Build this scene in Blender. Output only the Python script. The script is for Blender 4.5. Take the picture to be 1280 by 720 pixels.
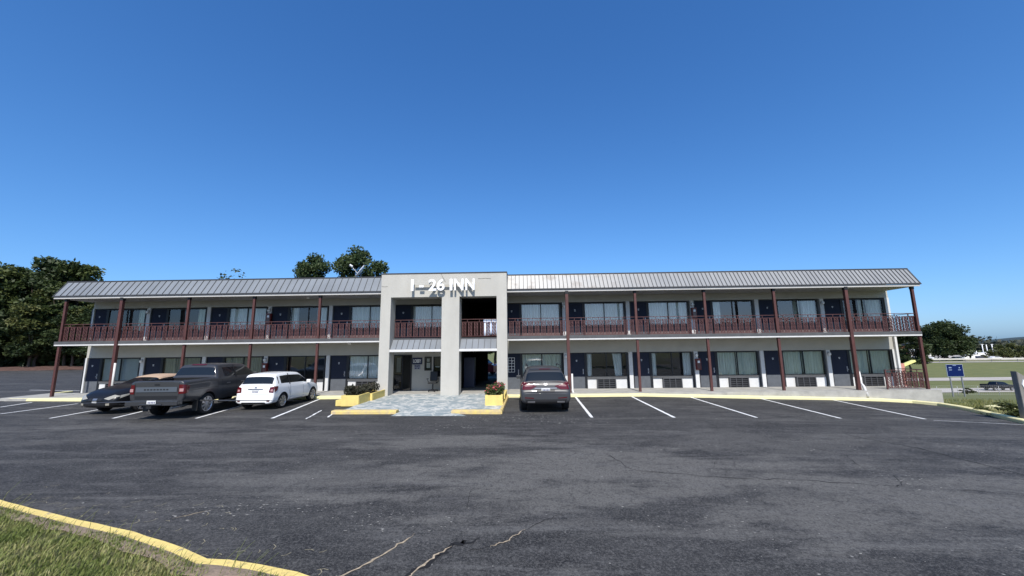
import bpy, bmesh, math, random
from mathutils import Vector, Matrix, noise
from mathutils.bvhtree import BVHTree
import numpy as np
random.seed(7)
rng = np.random.default_rng(7)
R_ = math.radians
S = bpy.context.scene
COL = S.collection
for o in list(bpy.data.objects): bpy.data.objects.remove(o)

# ------------------------------------------------------------ camera, sky, sun, exposure
cam_d = bpy.data.cameras.new('camera'); cam = bpy.data.objects.new('camera', cam_d); COL.objects.link(cam)
YAW, PIT, ROL = .0244, .1513, -.0115
cam_d.sensor_width = 36.0; cam_d.lens = 36.0 * 490 / 1280; cam_d.clip_start = .05; cam_d.clip_end = 6000
def cam_axes():
    cy, sy, cp, sp = math.cos(YAW), math.sin(YAW), math.cos(PIT), math.sin(PIT)
    fw = Vector((-sy*cp, cy*cp, sp)); rt = Vector((cy, sy, 0)); up = rt.cross(fw)
    cr, sr = math.cos(ROL), math.sin(ROL)
    return fw, cr*rt + sr*up, -sr*rt + cr*up
fw, rt, up = cam_axes()
M = Matrix((rt, up, -fw)).transposed().to_4x4(); M.translation = Vector((0, 0, 2.32))
cam.matrix_world = M
S.camera = cam

SUN_EL, SUN_AZ = 46.5, 4.0          # the sun stands behind the camera, a little to the right
wd = bpy.data.worlds.new('World'); S.world = wd; wd.use_nodes = True
nt = wd.node_tree; nt.nodes.clear()
sky = nt.nodes.new('ShaderNodeTexSky'); sky.sky_type = 'NISHITA'; sky.sun_disc = False
sky.sun_elevation = R_(SUN_EL); sky.sun_rotation = R_(180 - SUN_AZ)
sky.altitude = 0; sky.air_density = .8; sky.dust_density = 1.0; sky.ozone_density = 6.0
bg = nt.nodes.new('ShaderNodeBackground'); bg.inputs['Strength'].default_value = .14
out = nt.nodes.new('ShaderNodeOutputWorld')
sep = nt.nodes.new('ShaderNodeSeparateColor'); cmb = nt.nodes.new('ShaderNodeCombineColor'); nt.links.new(sky.outputs[0], sep.inputs[0])
for i, (g_, a_) in enumerate(((1.19, 1.56), (.94, 1.46), (.78, 1.60))):     # film response of the sky, channel by channel
    m0 = nt.nodes.new('ShaderNodeMath'); m0.operation = 'MULTIPLY'; m0.inputs[1].default_value = .1; nt.links.new(sep.outputs[i], m0.inputs[0])
    m1 = nt.nodes.new('ShaderNodeMath'); m1.operation = 'POWER'; m1.inputs[1].default_value = g_; nt.links.new(m0.outputs[0], m1.inputs[0])
    m2 = nt.nodes.new('ShaderNodeMath'); m2.operation = 'MULTIPLY'; m2.inputs[1].default_value = a_/(.14*2**.15); nt.links.new(m1.outputs[0], m2.inputs[0]); nt.links.new(m2.outputs[0], cmb.inputs[i])
nt.links.new(cmb.outputs[0], bg.inputs['Color']); nt.links.new(bg.outputs[0], out.inputs[0])
sl = bpy.data.lights.new('sun', 'SUN'); sl.energy = 5.0; sl.angle = R_(.53); sl.color = (1, .955, .89)
so = bpy.data.objects.new('sun', sl); COL.objects.link(so)
el, az = R_(SUN_EL), R_(SUN_AZ)
tosun = Vector((math.sin(az)*math.cos(el), -math.cos(az)*math.cos(el), math.sin(el)))
so.rotation_euler = tosun.to_track_quat('Z', 'Y').to_euler(); so.location = (20, -60, 60)
S.view_settings.view_transform = 'Standard'; S.view_settings.look = 'None'
S.view_settings.exposure = .15; S.view_settings.gamma = 1.0; S.view_settings.use_curve_mapping = False
S.cycles.max_bounces = 6; S.cycles.transparent_max_bounces = 12; S.cycles.sample_clamp_indirect = 6
S.cycles.use_denoising = True

# ------------------------------------------------------------ helpers
def tag(o, label=None, cat=None, group=None, kind=None):
    if label: o['label'] = label
    if cat: o['category'] = cat
    if group: o['group'] = group
    if kind: o['kind'] = kind
    return o
def empty(name, loc=(0, 0, 0), rz=0, label=None, cat=None, group=None):
    o = bpy.data.objects.new(name, None); COL.objects.link(o); o.empty_display_size = .2
    o.location = loc; o.rotation_euler = (0, 0, rz); return tag(o, label, cat, group)
def link(o, parent=None, loc=None, rz=None):
    COL.objects.link(o)
    if parent: o.parent = parent
    if loc is not None: o.location = loc
    if rz is not None: o.rotation_euler = (0, 0, rz)
    return o
def copy_tree(o, parent=None):
    c = o.copy(); COL.objects.link(c)
    if parent: c.parent = parent
    for ch in list(o.children): copy_tree(ch, c)
    return c

class MB:
    """collects shapes that become ONE mesh object"""
    def __init__(s): s.v = []; s.f = []; s.m = []; s.sm = []
    def face(s, pts, m=0, smooth=False):
        n = len(s.v); s.v += [tuple(p) for p in pts]; s.f.append(tuple(range(n, n+len(pts)))); s.m.append(m); s.sm.append(smooth); return s
    def box(s, x0, x1, y0, y1, z0, z1, m=0):
        n = len(s.v)
        s.v += [(x0,y0,z0),(x1,y0,z0),(x1,y1,z0),(x0,y1,z0),(x0,y0,z1),(x1,y0,z1),(x1,y1,z1),(x0,y1,z1)]
        for q in ((0,3,2,1),(4,5,6,7),(0,1,5,4),(1,2,6,5),(2,3,7,6),(3,0,4,7)):
            s.f.append(tuple(n+i for i in q)); s.m.append(m); s.sm.append(False)
        return s
    def obox(s, c, ex, ey, ez, m=0):          # oriented box: centre and three half-axis vectors
        c, ex, ey, ez = map(Vector, (c, ex, ey, ez)); n = len(s.v)
        for dz in (-1, 1):
            for dx, dy in ((-1,-1),(1,-1),(1,1),(-1,1)): s.v.append(tuple(c+dx*ex+dy*ey+dz*ez))
        for q in ((0,3,2,1),(4,5,6,7),(0,1,5,4),(1,2,6,5),(2,3,7,6),(3,0,4,7)):
            s.f.append(tuple(n+i for i in q)); s.m.append(m); s.sm.append(False)
        return s
    def tube(s, path, r, n=8, m=0, caps=True):
        path = [Vector(p) for p in path]; L = len(path); base = len(s.v)
        rr = r if hasattr(r, '__len__') else [r]*L
        t0 = (path[1]-path[0]).normalized(); a = Vector((0,0,1)) if abs(t0.z) < .9 else Vector((1,0,0))
        u = t0.cross(a).normalized()
        for i, p in enumerate(path):
            t = (path[min(i+1,L-1)]-path[max(i-1,0)]).normalized()
            u = (u - t*u.dot(t)).normalized(); w = t.cross(u)
            for k in range(n):
                q = 2*math.pi*(k+.5)/n; s.v.append(tuple(p + rr[i]*(math.cos(q)*u + math.sin(q)*w)))
        for i in range(L-1):
            for k in range(n):
                k2 = (k+1) % n
                s.f.append((base+i*n+k, base+i*n+k2, base+(i+1)*n+k2, base+(i+1)*n+k)); s.m.append(m); s.sm.append(n > 5)
        if caps:
            s.f.append(tuple(base+k for k in range(n))[::-1]); s.m.append(m); s.sm.append(False)
            s.f.append(tuple(base+(L-1)*n+k for k in range(n))); s.m.append(m); s.sm.append(False)
        return s
    def lathe(s, prof, n=24, axis='z', c=(0,0,0), m=0, smooth=True):
        base = len(s.v); c = Vector(c)
        for r, h in prof:
            for k in range(n):
                a = 2*math.pi*k/n; x, y = r*math.cos(a), r*math.sin(a)
                s.v.append(tuple(c + (Vector((x,y,h)) if axis == 'z' else Vector((h,x,y)) if axis == 'x' else Vector((x,h,y)))))
        for i in range(len(prof)-1):
            for k in range(n):
                k2 = (k+1) % n; s.f.append((base+i*n+k, base+i*n+k2, base+(i+1)*n+k2, base+(i+1)*n+k)); s.m.append(m); s.sm.append(smooth)
        return s
    def prism(s, poly, y0, y1, m=0):           # poly in (x,z), extruded along y
        n = len(poly); b = len(s.v)
        s.v += [(x,y0,z) for x,z in poly] + [(x,y1,z) for x,z in poly]
        s.f.append(tuple(range(b,b+n))); s.m.append(m); s.sm.append(False)
        s.f.append(tuple(range(b+2*n-1,b+n-1,-1))); s.m.append(m); s.sm.append(False)
        for i in range(n):
            j = (i+1) % n; s.f.append((b+j,b+i,b+n+i,b+n+j)); s.m.append(m); s.sm.append(False)
        return s
    def prismx(s, poly, x0, x1, m=0):          # poly in (y,z), extruded along x
        n = len(poly); b = len(s.v)
        s.v += [(x0,y,z) for y,z in poly] + [(x1,y,z) for y,z in poly]
        s.f.append(tuple(range(b+n-1,b-1,-1))); s.m.append(m); s.sm.append(False)
        s.f.append(tuple(range(b+n,b+2*n))); s.m.append(m); s.sm.append(False)
        for i in range(n):
            j = (i+1) % n; s.f.append((b+i,b+j,b+n+j,b+n+i)); s.m.append(m); s.sm.append(False)
        return s
    def mesh(s, name, mats, fix=True):
        me = bpy.data.meshes.new(name); me.from_pydata(s.v, [], s.f)
        for mm in (mats if isinstance(mats, (list, tuple)) else [mats]): me.materials.append(mm)
        me.polygons.foreach_set('material_index', s.m); me.polygons.foreach_set('use_smooth', s.sm)
        me.update()
        if fix:
            bm = bmesh.new(); bm.from_mesh(me); bmesh.ops.recalc_face_normals(bm, faces=bm.faces); bm.to_mesh(me); bm.free()
        return me
    def build(s, name, mats, parent=None, loc=None, rz=None, world=False, bevel=0, fix=True):
        me = s.mesh(name, mats, fix)
        if bevel:
            bm = bmesh.new(); bm.from_mesh(me)
            bmesh.ops.remove_doubles(bm, verts=bm.verts, dist=1e-5)
            bmesh.ops.bevel(bm, geom=[e for e in bm.edges if len(e.link_faces) == 2 and e.calc_face_angle(0) > .6], offset=bevel, segments=2, affect='EDGES', profile=.6)
            bm.to_mesh(me); bm.free()
        o = bpy.data.objects.new(name, me); link(o, parent, loc, rz)
        if world and parent: o.matrix_parent_inverse = Matrix.Translation(-Vector(parent.location))
        return o

# ------------------------------------------------------------ materials
def mat(name, col, rough=.7, metal=0, var=.0, scale=3.0, bump=0, bscale=40, spec=.4, col2=None, stretch=(1,1,1), coat=0, detail=6, dirt=0):
    m = bpy.data.materials.new(name); m.use_nodes = True; t = m.node_tree; b = t.nodes['Principled BSDF']
    b.inputs['Base Color'].default_value = (*col, 1); b.inputs['Roughness'].default_value = rough
    b.inputs['Metallic'].default_value = metal; b.inputs['Specular IOR Level'].default_value = spec
    if coat: b.inputs['Coat Weight'].default_value = coat; b.inputs['Coat Roughness'].default_value = .04
    if var or col2 or bump:
        ge = t.nodes.new('ShaderNodeNewGeometry'); mp = t.nodes.new('ShaderNodeMapping'); mp.inputs['Scale'].default_value = stretch
        t.links.new(ge.outputs['Position'], mp.inputs['Vector'])
    if var or col2:
        nz = t.nodes.new('ShaderNodeTexNoise'); nz.inputs['Scale'].default_value = scale; nz.inputs['Detail'].default_value = detail; nz.inputs['Roughness'].default_value = .62
        t.links.new(mp.outputs[0], nz.inputs['Vector'])
        rp = t.nodes.new('ShaderNodeValToRGB'); c2 = col2 or tuple(c*(1-var) for c in col); c1 = col if col2 else tuple(min(1, c*(1+var)) for c in col)
        rp.color_ramp.elements[0].position = .3; rp.color_ramp.elements[1].position = .7
        rp.color_ramp.elements[0].color = (*c2, 1); rp.color_ramp.elements[1].color = (*c1, 1)
        t.links.new(nz.outputs['Fac'], rp.inputs[0]); t.links.new(rp.outputs[0], b.inputs['Base Color'])
    if bump:
        n2 = t.nodes.new('ShaderNodeTexNoise'); n2.inputs['Scale'].default_value = bscale; n2.inputs['Detail'].default_value = 4
        t.links.new(mp.outputs[0], n2.inputs['Vector'])
        bp = t.nodes.new('ShaderNodeBump'); bp.inputs['Strength'].default_value = bump; bp.inputs['Distance'].default_value = .02
        t.links.new(n2.outputs['Fac'], bp.inputs['Height']); t.links.new(bp.outputs[0], b.inputs['Normal'])
    return m
def glass_mat(name, tint=(.86,.9,.89), refl=1.0, rough=.02):
    m = bpy.data.materials.new(name); m.use_nodes = True; t = m.node_tree; t.nodes.clear()
    o = t.nodes.new('ShaderNodeOutputMaterial'); mx = t.nodes.new('ShaderNodeMixShader')
    tr = t.nodes.new('ShaderNodeBsdfTransparent'); tr.inputs[0].default_value = (*tint, 1)
    gl = t.nodes.new('ShaderNodeBsdfGlossy'); gl.inputs['Roughness'].default_value = rough
    fr = t.nodes.new('ShaderNodeFresnel'); fr.inputs['IOR'].default_value = 1.5
    ge = t.nodes.new('ShaderNodeNewGeometry'); nz = t.nodes.new('ShaderNodeTexNoise'); nz.inputs['Scale'].default_value = 1.1
    bp = t.nodes.new('ShaderNodeBump'); bp.inputs['Strength'].default_value = .05; bp.inputs['Distance'].default_value = .05
    t.links.new(ge.outputs['Position'], nz.inputs['Vector']); t.links.new(nz.outputs[0], bp.inputs['Height']); t.links.new(bp.outputs[0], gl.inputs['Normal'])
    ma = t.nodes.new('ShaderNodeMath'); ma.operation = 'MULTIPLY_ADD'; ma.inputs[1].default_value = refl*1.7; ma.inputs[2].default_value = .02
    t.links.new(fr.outputs[0], ma.inputs[0]); t.links.new(ma.outputs[0], mx.inputs[0])
    t.links.new(tr.outputs[0], mx.inputs[1]); t.links.new(gl.outputs[0], mx.inputs[2]); t.links.new(mx.outputs[0], o.inputs[0])
    return m
def leaf_mat(name, c1, c2, c3, scale=.35):
    m = bpy.data.materials.new(name); m.use_nodes = True; t = m.node_tree; b = t.nodes['Principled BSDF']
    ge = t.nodes.new('ShaderNodeNewGeometry'); nz = t.nodes.new('ShaderNodeTexNoise'); nz.inputs['Scale'].default_value = scale; nz.inputs['Detail'].default_value = 3
    wn = t.nodes.new('ShaderNodeTexNoise'); wn.inputs['Scale'].default_value = scale*11
    t.links.new(ge.outputs['Position'], nz.inputs['Vector']); t.links.new(ge.outputs['Position'], wn.inputs['Vector'])
    ad = t.nodes.new('ShaderNodeMath'); ad.operation = 'MULTIPLY_ADD'; ad.inputs[1].default_value = .55; ad.inputs[2].default_value = 0
    a2 = t.nodes.new('ShaderNodeMath'); a2.operation = 'MULTIPLY_ADD'; a2.inputs[1].default_value = .45
    t.links.new(nz.outputs['Fac'], ad.inputs[0]); t.links.new(wn.outputs['Fac'], a2.inputs[0]); t.links.new(ad.outputs[0], a2.inputs[2])
    rp = t.nodes.new('ShaderNodeValToRGB'); e = rp.color_ramp.elements
    e[0].position = .36; e[0].color = (*c1, 1); e[1].position = .64; e[1].color = (*c3, 1); x = e.new(.5); x.color = (*c2, 1)
    t.links.new(a2.outputs[0], rp.inputs[0]); t.links.new(rp.outputs[0], b.inputs['Base Color'])
    b.inputs['Roughness'].default_value = .55; b.inputs['Specular IOR Level'].default_value = .25
    tl = t.nodes.new('ShaderNodeBsdfTranslucent'); t.links.new(rp.outputs[0], tl.inputs[0])
    mx = t.nodes.new('ShaderNodeMixShader'); mx.inputs[0].default_value = .22; o = t.nodes['Material Output']
    t.links.new(b.outputs[0], mx.inputs[1]); t.links.new(tl.outputs[0], mx.inputs[2]); t.links.new(mx.outputs[0], o.inputs[0])
    return m

def asphalt_mat():
    m = bpy.data.materials.new('asphalt'); m.use_nodes = True; t = m.node_tree; b = t.nodes['Principled BSDF']; L = t.links.new
    ge = t.nodes.new('ShaderNodeNewGeometry')
    def nz(scale, stretch=(1,1,1), rot=0, det=5, rough=.6, dist=0):
        mp = t.nodes.new('ShaderNodeMapping'); mp.inputs['Scale'].default_value = stretch; mp.inputs['Rotation'].default_value = (0,0,rot)
        L(ge.outputs['Position'], mp.inputs['Vector']); n = t.nodes.new('ShaderNodeTexNoise')
        n.inputs['Scale'].default_value = scale; n.inputs['Detail'].default_value = det; n.inputs['Roughness'].default_value = rough; n.inputs['Distortion'].default_value = dist
        L(mp.outputs[0], n.inputs['Vector']); return n.outputs['Fac']
    def ramp(f, p0, p1, v0=0., v1=1.):
        r = t.nodes.new('ShaderNodeMapRange'); r.inputs[1].default_value = p0; r.inputs[2].default_value = p1; r.inputs[3].default_value = v0; r.inputs[4].default_value = v1
        L(f, r.inputs[0]); return r.outputs[0]
    def math_(op, a, c):
        n = t.nodes.new('ShaderNodeMath'); n.operation = op
        for i, q in enumerate((a, c)):
            if isinstance(q, (int, float)): n.inputs[i].default_value = q
            else: L(q, n.inputs[i])
        return n.outputs[0]
    def mix(f, c1, c2):
        n = t.nodes.new('ShaderNodeMix'); n.data_type = 'RGBA'
        L(f, n.inputs['Factor'])
        for k, q in (('A', c1), ('B', c2)):
            i = [s for s in n.inputs if s.name == k and s.type == 'RGBA'][0]
            if isinstance(q, tuple): i.default_value = (*q, 1)
            else: L(q, i)
        return [s for s in n.outputs if s.type == 'RGBA'][0]
    patches = ramp(nz(.34, (.8,1.7,1), .15, 8, .68, .7), .42, .59)
    mott = ramp(nz(1.5, (.8,1.5,1), .3, 5, .68, .3), .47, .62)
    sweep = ramp(nz(.6, (.20,1.7,1), -.10, 5, .66, .8), .53, .63)
    sweep2 = ramp(nz(1.5, (.25,1.6,1), .22, 5, .66, .6), .55, .66)
    grit = nz(26, det=5, rough=.85); grit2 = nz(70, det=2, rough=.8); grit3 = nz(9, (1,1,1), .3, 4, .8)
    # dusty, worn areas of the lot, each with its own place and ragged outline
    worn = 0.0; wob = nz(.75, (.7,1.6,1), .1, det=6, rough=.68)
    for cx, cy, rx, ry, k in ((1.6,8.3,6.5,2.2,1.0),(6.5,6.9,5.5,1.7,.9),(-1.8,11.0,4.2,.9,.9),(7,10.8,5,1.6,.45),(-9,11.6,6,.9,.5),(-14,13.6,6,.7,.55),(12.5,12.6,4,1.0,.35),(-3.2,8.2,3.0,1.0,.45)):
        sb = t.nodes.new('ShaderNodeVectorMath'); sb.operation = 'SUBTRACT'; sb.inputs[1].default_value = (cx, cy, 0); L(ge.outputs['Position'], sb.inputs[0])
        ml = t.nodes.new('ShaderNodeVectorMath'); ml.operation = 'MULTIPLY'; ml.inputs[1].default_value = (1/rx, 1/ry, 0); L(sb.outputs[0], ml.inputs[0])
        le = t.nodes.new('ShaderNodeVectorMath'); le.operation = 'LENGTH'; L(ml.outputs[0], le.inputs[0])
        d_ = math_('ADD', le.outputs['Value'], math_('MULTIPLY', math_('SUBTRACT', wob, .5), 4.5))
        worn = math_('MAXIMUM', worn, math_('MULTIPLY', ramp(d_, 1.0, .35), k)) if not isinstance(worn, float) else math_('MULTIPLY', ramp(d_, 1.0, .35), k)
    c = mix(patches, (.0125,.0121,.0126), (.031,.0302,.0290))
    c = mix(math_('MULTIPLY', mott, .55), c, (.062,.060,.058))
    c = mix(math_('MULTIPLY', worn, .70), c, (.138,.132,.119))
    c = mix(math_('MULTIPLY', sweep, .52), c, (.125,.120,.110))
    c = mix(math_('MULTIPLY', sweep2, .50), c, (.115,.112,.107))
    c = mix(math_('MULTIPLY', ramp(grit, .51, .62), .60), c, (.150,.146,.138))
    c = mix(math_('MULTIPLY', ramp(grit, .48, .38), .75), c, (.012,.012,.013))
    c = mix(math_('MULTIPLY', ramp(grit3, .46, .36), .55), c, (.016,.016,.017))
    c = mix(math_('MULTIPLY', ramp(grit3, .56, .68), .40), c, (.135,.131,.124))
    c = mix(math_('MULTIPLY', ramp(grit2, .53, .62), .35), c, (.17,.166,.158))
    # pale flecks
    vo = t.nodes.new('ShaderNodeTexVoronoi'); vo.inputs['Scale'].default_value = 4.2; L(ge.outputs['Position'], vo.inputs['Vector'])
    fl = math_('MULTIPLY', ramp(vo.outputs['Distance'], .085, .045), ramp(nz(1.1, det=3), .50, .60))
    c = mix(math_('MULTIPLY', fl, .8), c, (.28,.27,.25))
    # crazing in worn patches
    v2 = t.nodes.new('ShaderNodeTexVoronoi'); v2.feature = 'DISTANCE_TO_EDGE'; v2.inputs['Scale'].default_value = 3.2
    ws = t.nodes.new('ShaderNodeVectorMath'); ws.operation = 'ADD'
    wn = t.nodes.new('ShaderNodeTexNoise'); wn.inputs['Scale'].default_value = 2.5; L(ge.outputs['Position'], wn.inputs['Vector'])
    L(ge.outputs['Position'], ws.inputs[0]); L(wn.outputs['Color'], ws.inputs[1]); L(ws.outputs[0], v2.inputs['Vector'])
    cr = math_('MULTIPLY', ramp(v2.outputs['Distance'], .035, .012), ramp(nz(.3, det=3), .6, .68))
    c = mix(math_('MULTIPLY', cr, .55), c, (.15,.145,.135))
    v3 = t.nodes.new('ShaderNodeTexVoronoi'); v3.feature = 'DISTANCE_TO_EDGE'; v3.inputs['Scale'].default_value = .42
    w3 = t.nodes.new('ShaderNodeVectorMath'); w3.operation = 'ADD'
    wn3 = t.nodes.new('ShaderNodeTexNoise'); wn3.inputs['Scale'].default_value = .9; wn3.inputs['Detail'].default_value = 6; L(ge.outputs['Position'], wn3.inputs['Vector'])
    L(ge.outputs['Position'], w3.inputs[0]); L(wn3.outputs['Color'], w3.inputs[1]); L(w3.outputs[0], v3.inputs['Vector'])
    cr3 = math_('MULTIPLY', ramp(v3.outputs['Distance'], .012, .004), ramp(nz(.35, det=3), .56, .66))
    c = mix(math_('MULTIPLY', cr3, .45), c, (.012,.012,.013))
    L(c, b.inputs['Base Color']); b.inputs['Roughness'].default_value = .82; b.inputs['Specular IOR Level'].default_value = .3
    bp = t.nodes.new('ShaderNodeBump'); bp.inputs['Strength'].default_value = .5; bp.inputs['Distance'].default_value = .012
    L(grit, bp.inputs['Height']); L(bp.outputs[0], b.inputs['Normal'])
    return m

MT = {}
MT['asphalt'] = asphalt_mat()
MT['wall'] = mat('wall_paint', (.39,.38,.34), .85, var=.07, scale=1.3, bump=.25, bscale=60)
MT['portal'] = mat('portal_stucco', (.46,.445,.40), .9, scale=1.5, col2=(.40,.385,.345), bump=.6, bscale=38, stretch=(1,1,.35), detail=9)
MT['trimwhite'] = mat('white_trim_paint', (.60,.59,.57), .6, var=.06, scale=4)
MT['pilaster'] = mat('pilaster_paint', (.56,.56,.55), .7, var=.06, scale=3)
MT['soffit'] = mat('soffit_paint', (.46,.45,.43), .75, var=.08, scale=1.5)
MT['fascia'] = mat('dark_eave_trim', (.045,.045,.05), .5, var=.2, scale=4)
MT['metalL'] = mat('grey_metal_roofing', (.175,.190,.205), .48, .0, var=.14, scale=.8, stretch=(1,1,.4), spec=.5)
MT['metalR'] = mat('faded_metal_roofing', (.26,.265,.265), .5, .0, var=.18, scale=.8, stretch=(1,1,.4), spec=.5, col2=(.205,.21,.215))
MT['metalF'] = mat('bleached_metal_roofing', (.62,.59,.53), .6, .0, scale=1.6, stretch=(1,1,.5), spec=.4, col2=(.42,.37,.31))
_t = MT['metalR'].node_tree; _b = _t.nodes['Principled BSDF']; _src = _b.inputs['Base Color'].links[0].from_socket   # chalky, rusty weathering next to the portal
_g = _t.nodes.new('ShaderNodeNewGeometry'); _s = _t.nodes.new('ShaderNodeSeparateXYZ'); _t.links.new(_g.outputs['Position'], _s.inputs[0])
_n = _t.nodes.new('ShaderNodeTexNoise'); _n.inputs['Scale'].default_value = 1.6; _n.inputs['Detail'].default_value = 6; _t.links.new(_g.outputs['Position'], _n.inputs['Vector'])
_m = _t.nodes.new('ShaderNodeMath'); _m.operation = 'MULTIPLY_ADD'; _m.inputs[1].default_value = 4.0; _t.links.new(_n.outputs['Fac'], _m.inputs[0]); _t.links.new(_s.outputs['X'], _m.inputs[2])
_r = _t.nodes.new('ShaderNodeMapRange'); _r.inputs[1].default_value = 9.5; _r.inputs[2].default_value = 2.5; _t.links.new(_m.outputs[0], _r.inputs[0])
_r2 = _t.nodes.new('ShaderNodeValToRGB'); _r2.color_ramp.elements[0].color = (.36,.325,.285,1); _r2.color_ramp.elements[1].color = (.50,.48,.44,1); _r2.color_ramp.elements[0].position = .36; _r2.color_ramp.elements[1].position = .5; _t.links.new(_n.outputs['Fac'], _r2.inputs[0])
_x = _t.nodes.new('ShaderNodeMix'); _x.data_type = 'RGBA'; _t.links.new(_r.outputs[0], _x.inputs[0]); _t.links.new(_src, _x.inputs[6]); _t.links.new(_r2.outputs[0], _x.inputs[7]); _t.links.new(_x.outputs[2], _b.inputs['Base Color'])
MT['seam'] = mat('roof_seam_grey', (.075,.080,.086), .6)
MT['slab'] = mat('balcony_concrete_edge', (.078,.080,.083), .8, var=.18, scale=2.5)
MT['door'] = mat('navy_door_paint', (.030,.035,.052), .8, var=.08, scale=2, spec=.0)
MT['frame'] = mat('black_window_frame', (.012,.013,.016), .45)
MT['room'] = mat('dim_room_wall', (.018,.018,.02), .9)  # dark colour stands in for the unlit rooms behind the windows
MT['passage'] = mat('dark_passage_paint', (.03,.03,.032), .9)  # shade of the passage painted into its lining colour
MT['glass'] = glass_mat('window_glass')
MT['glass2'] = glass_mat('bright_window_glass', (.88,.92,.91), 1.7)
MT['curtain_g'] = mat('grey_green_curtain', (.70,.74,.64), .9, var=.15, scale=6, stretch=(3,1,.2))
MT['curtain_w'] = mat('pale_sheer_curtain', (.80,.83,.81), .9, var=.08, scale=5, stretch=(3,1,.2))
MT['curtain_b'] = mat('beige_curtain', (.44,.43,.34), .9, var=.12, scale=6, stretch=(3,1,.2))
MT['blind'] = mat('pale_blue_blind', (.50,.57,.60), .8, var=.05, scale=5)
MT['ac'] = mat('grey_air_conditioner', (.07,.072,.078), .55, var=.1, scale=8)
MT['ac_dark'] = mat('air_conditioner_slot', (.01,.01,.011), .6)
MT['red'] = mat('oxide_red_paint', (.082,.030,.025), .5, var=.22, scale=3, spec=.45)
MT['redrail'] = mat('faded_red_rail_paint', (.088,.036,.033), .55, var=.25, scale=4)
MT['cap'] = mat('black_post_cap', (.012,.012,.012), .5)
MT['yellow'] = mat('yellow_planter_paint', (.74,.60,.19), .75, scale=3.5, col2=(.60,.46,.16), bump=.4, bscale=30, var=.1)
MT['yellowpale'] = mat('sun_bleached_yellow_paint', (.82,.76,.38), .8, scale=2.2, col2=(.66,.60,.36), bump=.3, bscale=30)
MT['concrete'] = mat('grey_concrete', (.34,.33,.30), .9, var=.2, scale=2.0, bump=.3, bscale=40)
MT['kerbyellow'] = mat('chipped_kerb_paint', (.78,.61,.20), .8, scale=4.5, col2=(.66,.50,.17), bump=.5, bscale=26)
_t = MT['kerbyellow'].node_tree; _b = _t.nodes['Principled BSDF']; _src = _b.inputs['Base Color'].links[0].from_socket      # bare concrete where the paint has flaked
_g = _t.nodes.new('ShaderNodeNewGeometry'); _chip = _t.nodes.new('ShaderNodeTexNoise'); _chip.inputs['Scale'].default_value = 6.5; _chip.inputs['Detail'].default_value = 7; _chip.inputs['Roughness'].default_value = .7; _t.links.new(_g.outputs['Position'], _chip.inputs['Vector'])
_r = _t.nodes.new('ShaderNodeMapRange'); _r.inputs[1].default_value = .60; _r.inputs[2].default_value = .64; _t.links.new(_chip.outputs['Fac'], _r.inputs[0])
_x = _t.nodes.new('ShaderNodeMix'); _x.data_type = 'RGBA'; _t.links.new(_r.outputs[0], _x.inputs[0]); _t.links.new(_src, _x.inputs[6]); _x.inputs[7].default_value = (.34,.28,.20,1); _t.links.new(_x.outputs[2], _b.inputs['Base Color'])
MT['wornkerb'] = mat('worn_yellow_kerb', (.70,.54,.15), .85, scale=5, col2=(.42,.33,.24), bump=.6, bscale=22)
MT['soil'] = mat('dry_soil', (.20,.145,.10), .95, var=.35, scale=7, bump=.6, bscale=40)
MT['thatch'] = mat('bare_soil_edge', (.30,.225,.165), .95, scale=9, col2=(.19,.145,.10), bump=.7, bscale=35)
MT['whitepaint'] = mat('white_line_paint', (.74,.74,.72), .7, var=.1, scale=8)
MT['signletter'] = mat('white_letter_face', (.86,.86,.86), .45)
MT['navy'] = mat('navy_sign_face', (.012,.016,.05), .45)
MT['bluesign'] = mat('blue_road_sign', (.003,.012,.075), .7, spec=.1)
MT['metal'] = mat('dull_steel', (.30,.30,.31), .45, .6)
MT['white'] = mat('white_enamel', (.78,.78,.77), .4)
MT['black'] = mat('black_plastic', (.012,.012,.013), .5)
MT['redbox'] = mat('dark_red_box', (.13,.018,.016), .45)
MT['bark'] = mat('tree_bark', (.085,.065,.05), .95, var=.35, scale=6, stretch=(1,1,.25), bump=.6, bscale=14)
MT['wood'] = mat('weathered_grey_timber', (.19,.18,.165), .9, var=.3, scale=5, stretch=(3,3,.3), bump=.5, bscale=25)
MT['leaf_dark'] = leaf_mat('dark_oak_leaves', (.014,.024,.009), (.034,.052,.018), (.078,.100,.034))
MT['leaf_mid'] = leaf_mat('mid_green_leaves', (.018,.030,.009), (.050,.072,.020), (.11,.125,.036))
MT['leaf_olive'] = leaf_mat('olive_leaves', (.030,.040,.012), (.070,.084,.024), (.14,.14,.045))
MT['leaf_pine'] = leaf_mat('pine_needles', (.020,.038,.014), (.045,.072,.026), (.085,.112,.042))
MT['leaf_shrub'] = leaf_mat('shrub_leaves', (.018,.020,.012), (.035,.036,.022), (.07,.062,.04), 4)
MT['leaf_flower'] = leaf_mat('flower_leaves', (.020,.040,.012), (.055,.085,.025), (.12,.13,.05), 6)
MT['petal'] = mat('pink_red_petals', (.42,.07,.09), .6, var=.4, scale=9)
MT['grass'] = leaf_mat('lawn_blades', (.095,.135,.030), (.185,.215,.060), (.38,.34,.16), 1.6)
MT['field'] = mat('rough_field_grass', (.155,.155,.052), .95, scale=.35, col2=(.098,.115,.032), bump=.5, bscale=4, detail=9)
MT['lawnsoil'] = mat('lawn_thatch', (.12,.11,.045), .95, scale=5, col2=(.075,.085,.026), bump=.6, bscale=30)
MT['dirt'] = mat('red_clay_bank', (.085,.046,.036), .95, var=.35, scale=1.5)
MT['road'] = mat('pale_highway_concrete', (.40,.365,.32), .9, var=.12, scale=.2)
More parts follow.
